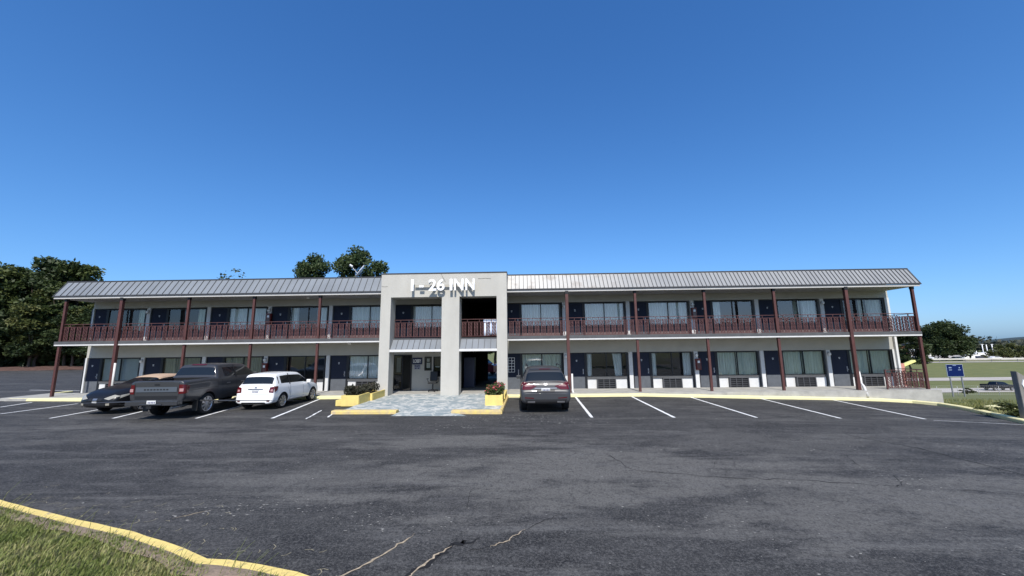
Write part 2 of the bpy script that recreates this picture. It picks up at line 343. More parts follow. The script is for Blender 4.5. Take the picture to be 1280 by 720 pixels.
MT['hill'] = mat('distant_wooded_hill', (.030,.048,.052), .95, var=.2, scale=.03)
MT['farwood'] = leaf_mat('far_wood_leaves', (.028,.035,.022), (.045,.052,.034), (.075,.078,.05), .12)
MT['brick'] = mat('brick_wall', (.28,.12,.075), .9, var=.2, scale=2)
MT['darkroof'] = mat('dark_roof', (.03,.03,.035), .8)
MT['plaster'] = mat('pale_plaster', (.6,.58,.54), .8)

# ------------------------------------------------------------ ground
def sstep(t): t = max(0, min(1, t)); return t*t*(3-2*t)
def gz(x): return -.15 - .03*max(0, min(x, 25)-6)
PY = [(19,0),(30,-1.1),(50,-3.35),(66,-5.2),(78,-6.2),(90,-6.35),(104,-6.4),(113,-6.4),(126,-6.2),(150,-5.2),(163,-4.75),(173,-4.7),(200,-4.2),(260,-4.2),(2500,-4.2)]
def prof(y):
    for (a, za), (b_, zb) in zip(PY, PY[1:]):
        if y <= b_: return za + (zb-za)*max(0, (y-a)/(b_-a))
    return PY[-1][1]
def tz(x, y):
    z = gz(x)
    if y > 19: z += sstep((x-14)/9)*prof(y)
    return z
def frange(a, b_, s): return [a+i*s for i in range(int(round((b_-a)/s))+1)]
def lot_right(y):                      # where the asphalt meets the right-hand kerb
    pts = [(-60,60),(-10,32),(4,20.2),(11,17.0),(14.57,17.25),(15.7,17.86),(17.1,18.55),(18.4,19.0),(19.6,19.1),(20.6,18.6),(21.2,17.6)]
    for (y0, x0), (y1, x1) in zip(pts, pts[1:]):
        if y <= y1: return x0 + (x1-x0)*(y-y0)/(y1-y0)
    return 20.5
def sheet(xs, ys, fz, name, m, kind='structure', under=0):
    mb = MB(); nx = len(xs)
    mb.v = [(x, y, fz(x, y)) for y in ys for x in xs]
    for j in range(len(ys)-1):
        for i in range(nx-1):
            a = j*nx+i; mb.f.append((a, a+1, a+1+nx, a+nx)); mb.m.append(0); mb.sm.append(True)
    return tag(mb.build(name, m), kind=kind)
xs = [-1500,-700,-300,-150,-100,-80] + frange(-70, 10, 10) + frange(12, 40, 1) + [45,50,55,60,70,80,90,100,120,140,170,200,260,350,500,800,1300,2400]
ys = [-400,-150,-60,-30,-10,-5,0,5,8,10,12] + frange(13, 35, 1) + [38,42,46,50,56,62,66,70,74,78,82,86,90,97,104,108,113,120,126,134,142,150,158,163,168,173,185,200,230,260,330,450,700,1100,1700,2500]
sheet(xs, ys, lambda x, y: tz(x, y) - .06, 'ground', MT['field'])
# asphalt: rows run from the far left to the kerb on the right
mb = MB(); rows = [-60,-30,-10,0,4,7,9,11,12.5] + frange(13.5, 21.5, .5)
NC = 13
for y in rows:
    xr = lot_right(y)
    for x in [-95,-60,-30,-15,-5,0,3,6] + [6+(xr-6)*q for q in (.2,.4,.6,.8,1)]: mb.v.append((x, y, gz(x)))
for j in range(len(rows)-1):
    for i in range(NC-1):
        a = j*NC+i; mb.f.append((a, a+1, a+1+NC, a+NC)); mb.m.append(0); mb.sm.append(True)
mb.face([(-95,21.5,-.15),(6,21.5,-.15),(6,57,-.15),(-95,57,-.15)])
tag(mb.build('parking_lot', MT['asphalt']), kind='structure')

# red dirt bank along the left wood
mb = MB(); 
bk = [(-100,57.2),(-84,56.6),(-74,56.2),(-66,57.0),(-56,57.4),(-44,57.2),(-30,57.6)]
for i, (x, y) in enumerate(bk):
    for dy, z in ((-.4,-.15),(.7,.05),(2.2,.28),(5,.3),(14,.05)): mb.v.append((x, y+dy, z + .12*math.sin(x*1.7+dy)))
for i in range(len(bk)-1):
    for k in range(4):
        a = i*5+k; mb.f.append((a, a+5, a+6, a+1)); mb.m.append(0); mb.sm.append(True)
tag(mb.build('dirt_bank', MT['dirt']), kind='structure')

# painted bay lines, cracks
def ribbon(mb, pts, w, dz, wob=0, m=0, zf=None):
    pts = [Vector((p[0], p[1], 0)) for p in pts]; n = len(pts); ws = w if hasattr(w, '__len__') else [w]*n
    base = len(mb.v)
    for i, p in enumerate(pts):
        t_ = (pts[min(i+1,n-1)]-pts[max(i-1,0)]).normalized(); s = Vector((-t_.y, t_.x, 0))
        for sg in (-1, 1):
            q = p + s*sg*ws[i]/2*(1+random.uniform(-wob, wob)); mb.v.append((q.x, q.y, (zf or (lambda x, y: gz(x)))(q.x, q.y)+dz))
    for i in range(n-1):
        a = base+2*i; mb.f.append((a, a+1, a+3, a+2)); mb.m.append(m); mb.sm.append(False)
def fray(p, q, n): return [(p[0]+(q[0]-p[0])*i/n, p[1]+(q[1]-p[1])*i/n) for i in range(n+1)]
lines = [((2.62,20.2),(2.42,14.44)),((5.40,20.2),(5.26,14.33)),((8.35,20.3),(8.24,14.6)),((11.83,20.4),(11.34,14.86)),((15.42,20.5),(14.55,15.13)),
         ((-10.33,20.2),(-9.25,14.75)),((-13.2,20.0),(-12.21,14.87)),((-16.6,18.6),(-15.53,15.01)),((-18.9,18.9),(-18.12,15.11)),((-21.9,20.0),(-21.66,16.27)),((-24.98,19.95),(-24.41,18.29)),
         ((-33.5,26.5),(-28.4,25.6)),((-36,22.4),(-30.2,20.7))]
mb = MB()
for p, q in lines: ribbon(mb, fray(p, q, 40), .105, .004, .12)
ribbon(mb, fray((-7.6,16.3),(-7.25,14.9), 10), .07, .004, .5); ribbon(mb, fray((-8.35,16.6),(-7.9,14.6), 14), .06, .004, .7)
ribbon(mb, fray((14.6,14.9),(17.4,14.35), 20), .035, .004, .6)
tag(mb.build('painted_bay_lines', MT['whitepaint']), kind='structure')
def crack(pts, w, sub=7, jit=.03):
    out_ = []
    for a, b_ in zip(pts, pts[1:]):
        for k in range(sub):
            t_ = k/sub; out_.append((a[0]+(b_[0]-a[0])*t_+random.gauss(0, jit), a[1]+(b_[1]-a[1])*t_+random.gauss(0, jit)))
    out_.append(pts[-1]); n = len(out_)
    return out_, [w*(.35+.9*abs(noise.noise(Vector((i*.37, w*50, pts[0][0])))))*(1 if 1 < i < n-2 else .2) for i in range(n)]
MT['grit'] = mat('pale_grit', (.30,.29,.265), .95, var=.3, scale=20); MT['straw'] = mat('dry_straw', (.34,.30,.20), .9)
MT['crackfill'] = mat('dry_debris_in_crack', (.36,.29,.20), .95, var=.4, scale=30)
MT['crackdark'] = mat('open_crack', (.010,.010,.011), .95)
mb = MB()
for pts, w in (([(-2.2,4.4),(-2.01,4.71),(-1.72,5.17),(-1.50,5.71)], .045), ([(-1.4,4.45),(-1.28,4.71),(-1.11,5.08),(-.93,5.36)], .05), ([(-.45,5.33),(-.22,5.53),(.0,5.82)], .03), ([(-5.3,6.14),(-4.9,6.5)], .03)):
    p, w = crack(pts, w, jit=.014); ribbon(mb, p, w, .006, .4)
tag(mb.build('crack_debris', MT['crackfill']), kind='structure')
mb = MB()
for pts, w in (([(-1.5,4.2),(-1.32,4.62),(-1.13,5.06),(-.90,5.42),(-.6,5.55)], .10), ([(-.8,5.15),(-.22,5.53),(.16,6.0),(.66,6.49)], .022), ([(1.9,9.84),(2.17,8.42),(3.7,7.96),(5.08,7.81),(6.16,7.56),(6.72,7.57),(7.2,8.3)], .028),
               ([(6.8,8.4),(7.3,9.6),(6.9,10.6)], .022), ([(9.2,12.2),(9.35,11.5),(9.8,10.5),(9.8,8.4),(9.5,6.4)], .07), ([(-4.6,12.6),(-2.2,12.2),(.8,11.6),(3.0,10.9)], .02), ([(7.0,7.5),(9.5,6.9),(12,6.8)], .018)):
    p, w = crack(pts, w, jit=.03); ribbon(mb, p, w, .004, .3)
for _ in range(26):                    # short hairline cracks scattered over the lot
    x, y = random.uniform(-12, 12), random.uniform(6.2, 14); a = random.uniform(-.6, .6)+(1.57 if random.random() < .25 else 0); q = [(x, y)]
    for k in range(random.randint(2, 5)): a += random.gauss(0, .45); st = random.uniform(.15, .55); q.append((q[-1][0]+st*math.cos(a), q[-1][1]+st*math.sin(a)))
    p, w = crack(q, random.uniform(.008, .016), 4, .02); ribbon(mb, p, w, .004, .3)
tag(mb.build('asphalt_cracks', MT['crackdark']), kind='structure')

mb = MB()                              # pale scuffs, chips and bits of grit
def chip(x, y, r, sx=1):
    n = random.randint(5, 7); a0 = random.uniform(0, 6)
    mb.face([(x+sx*r*random.uniform(.5,1)*math.cos(a0+6.283*k/n), y+r*random.uniform(.5,1)*math.sin(a0+6.283*k/n), gz(x)+.005) for k in range(n)])
for cx, cy, sx, sy, n, r in ((-4.3,6.6,.7,.22,90,.016),(-5.05,6.4,.35,.12,36,.02),(-1.75,6.0,.5,.3,70,.016),(2.6,5.9,.5,.3,60,.013),(-2.2,6.3,.4,.15,40,.014),(6.9,7.7,.25,.5,70,.016),(-5.2,9.3,3,1.2,60,.02),(1.5,10,5,2.2,90,.022),(7,11,4,2,60,.022),(.6,14.2,1.6,.5,170,.03),(-1.3,14.8,1.5,.2,90,.025),(-2.6,13.0,.8,.3,50,.03),(4.5,5.4,1.6,.6,50,.014)):
    for _ in range(int(n*.6)): chip(random.gauss(cx, sx), random.gauss(cy, sy), r*random.uniform(.3, 1.1), random.uniform(1, 2.2))
tag(mb.build('loose_grit', MT['grit']), kind='structure')
mb = MB()                              # dry grass straws blown on to the asphalt
for _ in range(70):
    x = random.uniform(-9, -2.0); P_ = [(20,-6.5),(8,-1.6),(2,2.3),(-1.0,3.95),(-2.1,4.43),(-2.41,4.56),(-2.95,4.72),(-3.35,4.80),(-3.62,4.83),(-4.13,5.08),(-5.17,5.50),(-6.3,5.85),(-7.1,6.12),(-8.5,6.6),(-14,8.4),(-30,13.0),(-60,20)][::-1]
    ky = next(y0+(y1-y0)*(x-x0)/(x1-x0) for (x0,y0),(x1,y1) in zip(P_, P_[1:]) if x <= x1)
    y = ky+abs(random.gauss(.25, .5)); a = random.uniform(0, 3.14); l = random.uniform(.05, .18)
    ribbon(mb, [(x, y), (x+l*.5*math.cos(a), y+l*.5*math.sin(a)), (x+l*math.cos(a+.4), y+l*math.sin(a+.4))], .007, .006)
tag(mb.build('dry_straw', MT['straw']), kind='structure')

# kerbs
def kerb(name, pts, w, h, m, dz=0, zf=None, label=None):
    """a real step: front face, top, back face along a path; width to the left of travel"""
    pts = [Vector((p[0], p[1], 0)) for p in pts]; mb = MB(); n = len(pts); zf = zf or (lambda x, y: gz(x))
    for i, p in enumerate(pts):
        t_ = (pts[min(i+1,n-1)]-pts[max(i-1,0)]).normalized(); s = Vector((-t_.y, t_.x, 0)); j = .006*math.sin(i*2.3)
        z = zf(p.x, p.y)+dz
        for d, hh in ((0,-.12),(.005+j,h*.8),(.035+j,h),(w-.02,h),(w,h-.03),(w,-.12)): q = p+s*d; mb.v.append((q.x, q.y, z+hh))
    for i in range(n-1):
        for k in range(5):
            a = i*6+k; mb.f.append((a, a+6, a+7, a+1)); mb.m.append(0); mb.sm.append(False)
    mb.f.append(tuple(range(6))); mb.m.append(0); mb.sm.append(False); mb.f.append(tuple(range((n-1)*6, n*6))); mb.m.append(0); mb.sm.append(False)
    return tag(mb.build(name, m), kind='structure')
def dens(pts, s):
    o = []
    for a, b_ in zip(pts, pts[1:]):
        n = max(1, int(math.dist(a, b_)/s)); o += [(a[0]+(b_[0]-a[0])*k/n, a[1]+(b_[1]-a[1])*k/n) for k in range(n)]
    return o + [pts[-1]]
LK = [(20,-6.5),(8,-1.6),(2,2.3),(-1.0,3.95),(-2.1,4.43),(-2.41,4.56),(-2.95,4.72),(-3.35,4.80),(-3.62,4.83),(-4.13,5.08),(-5.17,5.50),(-6.3,5.85),(-7.1,6.12),(-8.5,6.6),(-14,8.4),(-30,13.0),(-60,20)]
LK = LK[::-1]
_k = dens(LK, .35)[::-1]
for _i in range(0, len(_k)-1, 7):       # cast in lengths with open joints
    seg = _k[_i:_i+8]
    if len(seg) < 2: continue
    (x0, y0), (x1, y1) = seg[-2], seg[-1]; seg = seg[:-1] + [(x1-(x1-x0)*.04, y1-(y1-y0)*.04)]
    j = random.uniform(-.006, .006); kerb('front_kerb', [(x, y+j) for x, y in seg], .17, .13+j*.6, MT['kerbyellow'])
# walkway apron kerb along the motel front
kerb('walkway_kerb', dens([(-7.3,20.25),(-22.65,20.2),(-27.2,20.6)], .8)[::-1], .45, .13, MT['yellowpale'])
kerb('walkway_kerb', dens([(-27.2,20.7),(-28.3,24.3)], .8)[::-1], .3, .13, MT['yellowpale'])
kerb('walkway_kerb', dens([(-.8,20.25),(6,20.25),(12,20.35),(15.6,20.5),(17.6,20.4),(18.7,19.95),(19.1,19.2),(18.95,18.3),(18.5,17.1),(17.86,15.74),(17.28,14.57),(17.0,11),(20.2,4)], .5), .26, .13, MT['yellowpale'])
mb = MB()
for x0, x1 in ((-27.6,-7.55),(-.75,20.85)):      # walkway slab in front of the rooms
    mb.box(x0, x1, 20.62, 22.9, -1.6, 0)
mb.box(-7.55, -.75, 21.1, 22.9, -.6, -.03)
tag(mb.build('walkway', MT['concrete']), kind='structure')
mb = MB(); mb.box(-27.2,-7.4,20.5,20.7,-.4,-.03); mb.box(-.9,10.2,20.45,20.7,-.4,-.03)
tag(mb.build('kerb_filler', MT['concrete']), kind='structure')
# blue-grey painted entrance paving with worn patches
def paving_mat():
    m = mat('painted_flagstones', (.29,.325,.325), .75, scale=2.6, col2=(.19,.235,.24), bump=.3, bscale=20, stretch=(.6,1,1))
    t = m.node_tree; b = t.nodes['Principled BSDF']; src = b.inputs['Base Color'].links[0].from_socket
    ge = t.nodes.new('ShaderNodeNewGeometry'); vo = t.nodes.new('ShaderNodeTexVoronoi'); vo.feature = 'DISTANCE_TO_EDGE'; vo.inputs['Scale'].default_value = 1.5
    nz = t.nodes.new('ShaderNodeTexNoise'); nz.inputs['Scale'].default_value = 2.2; nz.inputs['Detail'].default_value = 7; nz.inputs['Roughness'].default_value = .7
    t.links.new(ge.outputs['Position'], vo.inputs['Vector']); t.links.new(ge.outputs['Position'], nz.inputs['Vector'])
    r1 = t.nodes.new('ShaderNodeMapRange'); r1.inputs[1].default_value = .07; r1.inputs[2].default_value = .02; t.links.new(vo.outputs['Distance'], r1.inputs[0])
    r2 = t.nodes.new('ShaderNodeMapRange'); r2.inputs[1].default_value = .5; r2.inputs[2].default_value = .58; t.links.new(nz.outputs['Fac'], r2.inputs[0])
    mu = t.nodes.new('ShaderNodeMath'); mu.operation = 'MULTIPLY'; t.links.new(r1.outputs[0], mu.inputs[0]); mu.inputs[1].default_value = .55
    mx = t.nodes.new('ShaderNodeMath'); mx.operation = 'MAXIMUM'; t.links.new(mu.outputs[0], mx.inputs[0])
    m2 = t.nodes.new('ShaderNodeMath'); m2.operation = 'MULTIPLY'; t.links.new(r2.outputs[0], m2.inputs[0]); m2.inputs[1].default_value = .75; t.links.new(m2.outputs[0], mx.inputs[1])
    mi = t.nodes.new('ShaderNodeMix'); mi.data_type = 'RGBA'; t.links.new(mx.outputs[0], mi.inputs[0]); t.links.new(src, mi.inputs[6]); mi.inputs[7].default_value = (.60,.58,.52,1)
    t.links.new(mi.outputs[2], b.inputs['Base Color']); return m
MT['paving'] = paving_mat()
mb = MB(); P = [(-7.2,15.85),(-4.84,15.85),(-4.95,15.05),(-2.1,14.95),(-2.75,15.75),(-.85,15.6),(-.85,21.1),(-7.2,21.1)]
zt = lambda x, y: -.146 + .1*sstep((y-14.95)/2.0)
top = [(x, y, zt(x, y)) for x, y in P]
mb.face([top[0],top[1],top[4],top[5],(-.85,17,-.046),(-7.2,17,-.046)]); mb.face([top[1],top[2],top[3],top[4]]); mb.face([(-7.2,17,-.046),(-.85,17,-.046),(-.85,21.1,-.046),(-7.2,21.1,-.046)])
mb.face([(-.85,15.6,-.05),(-.85,15.6,-.3),(-.85,21.1,-.3),(-.85,21.1,-.05)]); mb.face([(-7.2,15.8,-.05),(-7.2,15.8,-.3),(-7.2,21.1,-.3),(-7.2,21.1,-.05)])
tag(mb.build('entrance_paving', MT['paving']), kind='structure')
kerb('entrance_kerb', dens([(-7.45,15.55),(-4.9,15.5)], .35), .34, .13, MT['wornkerb'])
kerb('entrance_kerb', dens([(-2.75,15.42),(-.85,15.3)], .35), .34, .13, MT['wornkerb'])
kerb('entrance_kerb', dens([(-.8,15.35),(-.72,20.3)], .5), .12, .12, MT['wornkerb'])
# highway carriageways beyond the slope
def strip(name, x0, x1, y0, y1, m, dz=.0):
    ya = [y for y in sorted({y0, y1, *[q for q in ys if y0 < q < y1]})]
    xa = [x for x in sorted({x0, x1, *[q for q in xs if x0 < q < x1]})]
    return sheet(xa, ya, lambda x, y: tz(x, y)+dz, name, m)
strip('highway', 26, 800, 78, 86, MT['road']); strip('highway', 26, 800, 104, 113, MT['road']); strip('frontage_road', 26, 800, 163, 170, MT['road'])
strip('far_parking_lot', 60, 700, 178, 240, MT['road'])
# wooded hills on the far right
mb = MB(); hx = frange(900, 2600, 50)
for x in hx:
    h = 2 + 18*sstep((x-1340)/420) + 5*math.sin(x*.008) + 2*math.sin(x*.03)
    for dy, z in ((-150,-10),(-60,h*.6),(0,h),(120,h*.7),(300,-10)): mb.v.append((x, 1300+dy, z))
for i in range(len(hx)-1):
    for k in range(4): a = i*5+k; mb.f.append((a, a+5, a+6, a+1)); mb.m.append(0); mb.sm.append(True)
tag(mb.build('hills', MT['hill']), kind='structure')

# lawn bank under the photographer's feet
def kerb_y(x):
    P_ = LK if LK[0][0] < LK[-1][0] else LK[::-1]
    for (x0, y0), (x1, y1) in zip(P_, P_[1:]):
        if x <= x1: return y0 + (y1-y0)*(x-x0)/(x1-x0)
    return P_[-1][1]
def bank_z(x, y): d = max(0, kerb_y(x)-y-.2); return -.03 + .62*sstep(d/4.6) + .05*math.sin(x*1.9)*min(1, d)*.4
mb = MB(); bx = [-60,-40,-25,-18] + frange(-14, 0, .5) + [2,4,8,14,20]; dd = [.14,.3,.5,.8,1.2,1.8,2.5,3.5,5,8,15,40]
for x in bx:
    for d in dd: y = kerb_y(x)-d; mb.v.append((x, y, bank_z(x, y)+.015*noise.noise(Vector((x*3, y*3, 0)))))
for i in range(len(bx)-1):
    for k in range(len(dd)-1): a = i*len(dd)+k; mb.f.append((a, a+len(dd), a+len(dd)+1, a+1)); mb.m.append(0); mb.sm.append(True)
tag(mb.build('lawn', MT['lawnsoil']), kind='structure')
def blades(name, pts, m, hmin, hmax, w, label):
    mb = MB()
    for x, y, z in pts:
        h = random.uniform(hmin, hmax); a = random.uniform(0, 6.283); ln = random.uniform(.25, 1.1)*h; la = random.gauss(.6, 1.1)
        dx, dy = math.cos(a)*w, math.sin(a)*w; lx, ly = math.cos(la)*ln, math.sin(la)*ln
        n = len(mb.v)
        mb.v += [(x-dx,y-dy,z-.01),(x+dx,y+dy,z-.01),(x+lx*.4+dx*.8,y+ly*.4+dy*.8,z+h*.6),(x+lx*.4-dx*.8,y+ly*.4-dy*.8,z+h*.6),(x+lx,y+ly,z+h*(1-.25*ln/h))]
        mb.f += [(n,n+1,n+2,n+3),(n+3,n+2,n+4)]; mb.m += [0,0]; mb.sm += [True,True]
    o = mb.build(name, m, fix=False); return tag(o, label, 'grass', kind='stuff')
pts = []
for _ in range(80000):
    x = random.uniform(-11, -.6); d = .22 + 3.3*random.random()**1.3; y = kerb_y(x)-d
    if y < 1.9: continue
    dn = noise.noise(Vector((x*1.1, y*1.1, 3)))
    if random.random() < .42 + dn*.9 + min(.4, (d-.2)*.7): pts.append((x, y, bank_z(x, y)))
mb = MB(); seg = dens(LK, .25)[::-1]
for i, (x, y) in enumerate(seg):
    for d, dz in ((.15,.012),(.27,.03),(.34+.1*noise.noise(Vector((x*2,y*2,1))),.022)): mb.v.append((x-d*.35, y-d*.94, -.03+dz))
for i in range(len(seg)-1):
    for k in range(2): a = i*3+k; mb.f.append((a,a+3,a+4,a+1)); mb.m.append(0); mb.sm.append(True)
tag(mb.build('bare_soil_edge', MT['thatch']), kind='structure')
for _ in range(160):
    x = random.uniform(-9, -1.5); d = .2+abs(random.gauss(0, .5)); pts.append((x, kerb_y(x)-d, bank_z(x, kerb_y(x)-d)+.05))
blades('grass', pts, MT['grass'], .020, .10, .005, 'short green grass with dry patches behind the yellow kerb')
mb = MB()
for _ in range(130):
    x = random.uniform(-9, -2.2); d = .18+abs(random.gauss(0, .7)); y = kerb_y(x)-d; z = bank_z(x, y); h = random.uniform(.14, .34); a = random.gauss(.7, .9); l = h*random.uniform(.3, .9)
    mb.tube([(x,y,z),(x+l*.35*math.cos(a),y+l*.35*math.sin(a),z+h*.6),(x+l*math.cos(a),y+l*math.sin(a),z+h)], [.0028,.0022,.0012], 4)
tag(mb.build('seed_stalks', MT['grass']), 'thin tall grass stalks leaning over the yellow kerb', 'grass', kind='stuff')
pts = []
for _ in range(9000):
    x = random.uniform(17.2, 34); y = random.uniform(13, 34)
    if x < (lot_right(y) if y < 21 else 21)+.35: continue
    if noise.noise(Vector((x*.5, y*.5, 9))) > -.15: pts.append((x, y, tz(x, y)-.05))
MT['grass_far'] = leaf_mat('rough_slope_grass', (.08,.10,.022), (.14,.15,.04), (.26,.22,.10), .6)
blades('grass', pts, MT['grass_far'], .08, .32, .012, 'rough yellow-green grass on the slope beyond the motel end')

# ------------------------------------------------------------ the motel
YW, YP = 22.8, 21.05              # room wall plane, post plane
XL, XR = -25.62, 20.86
F2 = 2.88                         # upper floor level
motel = empty('motel_building', (-2.5, 27, 0), 0, 'long two-storey grey motel with red railed balconies and a tall central entrance portal', 'motel')
def part(mb, name, mats, **k): return mb.build(name, mats, motel, world=True, **k)
def place(o, x, y, z):            # a local-coordinate part of the motel
    o.parent = motel; o.matrix_parent_inverse = Matrix.Translation(-Vector(motel.location)); o.location = (x, y, z); return o
pilL = [-25.95 + 3.67*i for i in range(6)]            # -25.95 ... -7.6
pilR = [-1.22 + 3.68*i for i in range(6)]         # -1.22 ... 17.18
# body behind the room fronts (two wings and the passage between them)
PX0, PX1 = -3.70, -1.34           # breezeway
mb = MB()
mb.box(XL, PX0, YW+.34, 33.4, -.6, 6.05, 0); mb.box(PX1, XR, YW+.34, 33.4, -1.5, 6.05, 0)
part(mb, 'room_block', [MT['room']])
mb = MB()
mb.box(XL-.1, XL, YW+.02, 33.5, -.6, 6.0); mb.box(XR, XR+.1, YW+.02, 33.5, -1.5, 6.0); mb.box(XL-.1, PX0, 33.4, 33.5, -.6, 6.0); mb.box(PX1, XR+.1, 33.402, 33.5, -1.5, 6.0)
part(mb, 'outer_wall', [MT['wall']])
mb = MB()
for x0, x1 in ((XL, -3.93), (-1.22, XR)):
    mb.box(x0, x1, YW, YW+.33, 2.0, 2.70); mb.box(x0, x1, YW, YW+.33, F2+2.03, 5.30)
part(mb, 'front_wall', [MT['wall']])
for z0, z1 in ((-.02, 2.0), (F2, F2+2.03)):
    for x0, x1, y1 in [(x-.105, x+.105, YW+.335) for x in pilL[1:] + pilR[1:]] + [(XR-.14, XR+.1, YW+.019), (-4.02, -3.71, YW+.335), (-1.33, -1.02, YW+.335), (XL-.1, XL-.012+.0, YW+.019)]:
        mb = MB(); mb.box(x0, x1, YW-.012, y1, z0, z1); part(mb, 'pilaster', [MT['pilaster']])
mb = MB(); mb.box(XR-.03, XR+.09, YW-.13, YW-.02, .0, 2.70); part(mb, 'corner_trim', [MT['trimwhite']])  # white strip standing in for the sunlit wall end beyond the slab
# breezeway lining
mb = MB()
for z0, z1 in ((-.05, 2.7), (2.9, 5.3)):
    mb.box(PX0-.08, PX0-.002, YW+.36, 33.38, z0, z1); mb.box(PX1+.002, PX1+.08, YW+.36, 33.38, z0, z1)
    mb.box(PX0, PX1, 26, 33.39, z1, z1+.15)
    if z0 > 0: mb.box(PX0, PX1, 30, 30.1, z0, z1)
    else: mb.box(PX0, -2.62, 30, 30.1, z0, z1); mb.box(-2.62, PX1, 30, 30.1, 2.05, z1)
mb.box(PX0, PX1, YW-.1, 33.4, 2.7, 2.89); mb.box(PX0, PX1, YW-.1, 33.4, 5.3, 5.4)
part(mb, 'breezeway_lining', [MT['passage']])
mb = MB(); mb.box(PX0, PX1, 22.9, 33.4, -.4, -.055); part(mb, 'breezeway_floor', [MT['concrete']])
mb = MB()                          # drinks machine glimpsed in the dark passage
mb.box(-3.6, -2.95, 24.4, 25.1, -.05, 1.75)
tag(mb.build('vending_machine', mat('dim_blue_machine', (.05,.06,.11), .4), loc=None, bevel=.02), 'dim bluish vending machine standing in the dark ground-floor passage', 'vending machine')
# flat roof, mansard panels
mb = MB(); mb.box(XL-.2, XR+.05, 21.5, 33.6, 6.06, 6.2); part(mb, 'flat_roof', [MT['darkroof']])
E0, E1 = -25.85, XR+.02
def mansard(x0, x1, pitch, m, m2=None, rise=.86, y0=20.82, z0=5.44, run=.58, seamh=.035):
    mb = MB(); mb.prismx([(y0,z0),(y0+run,z0+rise),(y0+run+.06,z0+rise),(y0+.06,z0-.001)], x0, x1)
    n = int((x1-x0)/pitch); L = math.hypot(run, rise); nrm = Vector((0,-rise/L,run/L)); d = Vector((0,run/L,rise/L))
    for i in range(n+1):
        x = x0+.02+(x1-x0-.04)*i/n + random.uniform(-.006, .006)
        mb.obox(Vector((x, y0+run/2, z0+rise/2))+nrm*seamh/2, (.010 if pitch > .3 else .013,0,0), d*(L/2-.004), nrm*seamh/2, 1)
    return part(mb, 'mansard_roof', [m, MT['seam']])
mansard(E0, -7.46, .36, MT['metalL']); mansard(-.78, E1, .215, MT['metalR'])
mb = MB()
for x0, x1 in ((E0-.02, -7.46), (-.78, E1+.02)):
    mb.box(x0, x1, 21.36, 21.5, 6.29, 6.34); mb.box(x0, x1, 20.79, 20.83, 5.38, 5.445)
mb.prismx([(20.78,5.37),(21.42,6.34),(21.5,6.34),(21.5,5.37)], E0-.06, E0-.021); mb.prismx([(20.78,5.37),(21.42,6.34),(21.5,6.34),(21.5,5.37)], E1+.021, E1+.06)
part(mb, 'eave_flashing', [MT['fascia']])
mb = MB()
for x0, x1 in ((E0, -7.46), (-.78, E1)): mb.box(x0, x1, 20.84, 20.9, 5.27, 5.375); mb.box(x0, x1, 20.9, YW-.001, 5.3, 5.36)
mb.box(-7.4,-.9, 20.9, YW-.001, 5.301, 5.36)
part(mb, 'soffit', [MT['soffit']])
# balcony
mb = MB()
for x0, x1 in ((-25.50, -7.46), (-.78, E1-.24)): mb.box(x0, x1, 20.94, YW+.3, 2.775, F2); mb.box(x0, x1, 20.90, 20.94, 2.775, 2.93)
mb.box(-7.4, -.85, 21.0, YW+.3, 2.775, F2)
part(mb, 'balcony_slab', [MT['slab']])
mb = MB()
for x0, x1 in ((-25.50, -7.46), (-.78, E1-.24)): mb.box(x0, x1, 20.91, YW-.003, 2.70, 2.772)
mb.box(-7.0, -.9, 21.02, YW-.003, 2.70, 2.772)
part(mb, 'balcony_underside', [MT['trimwhite']])
# entrance portal
TX0, TX1, TY0, TY1 = -7.46, -.78, 20.45, 21.25
mb = MB()
for x0, x1 in ((TX0,-6.92),(-4.21,-3.28),(-1.315,TX1)): mb.box(x0, x1, TY0, TY1, -.3, 5.03)
mb.box(TX0, TX1, TY0, TY1, 5.03, 6.28)
mb.box(-3.76,-3.735, TY0-.004, TY0, 0, 5.03)
part(mb, 'entrance_portal', [MT['portal']])
mb = MB()
for pth in ([(-4.26,6.27),(-4.20,6.10),(-4.10,5.95),(-4.04,5.82)], [(-7.44,5.62),(-7.25,5.60),(-7.12,5.62)], [(-2.3,5.98),(-2.1,5.96),(-1.9,5.99),(-1.6,5.95)]): mb.tube([(x, TY0-.001, z) for x, z in pth], .009, 4)
part(mb, 'stucco_crack', [MT['crackdark']])
mb = MB(); mb.box(TX0-.03, TX1+.03, TY0-.03, TY1+.03, 6.283, 6.33); part(mb, 'portal_cap', [MT['fascia']])
mb = MB(); mb.box(TX0+.02, TX1-.02, TY1+.001, 22.7, 5.42, 6.2); part(mb, 'portal_roof', [MT['darkroof']])
for x0, x1 in ((-6.918,-4.212),(-3.278,-1.317)):     # small canopies between the piers
    mansard(x0, x1, .30, MT['metalL'], rise=.50, y0=20.50, z0=2.30, run=.42, seamh=.025)
    mb = MB(); mb.box(x0, x1, 20.47, 20.56, 2.17, 2.295); part(mb, 'canopy_trim', [MT['trimwhite']])
    mb = MB(); mb.box(x0, x1, 20.58, 21.2, 2.18, 2.24); mb.box(x0, x1, 20.98, 21.04, 2.24, 2.78); part(mb, 'canopy_soffit', [MT['slab']])
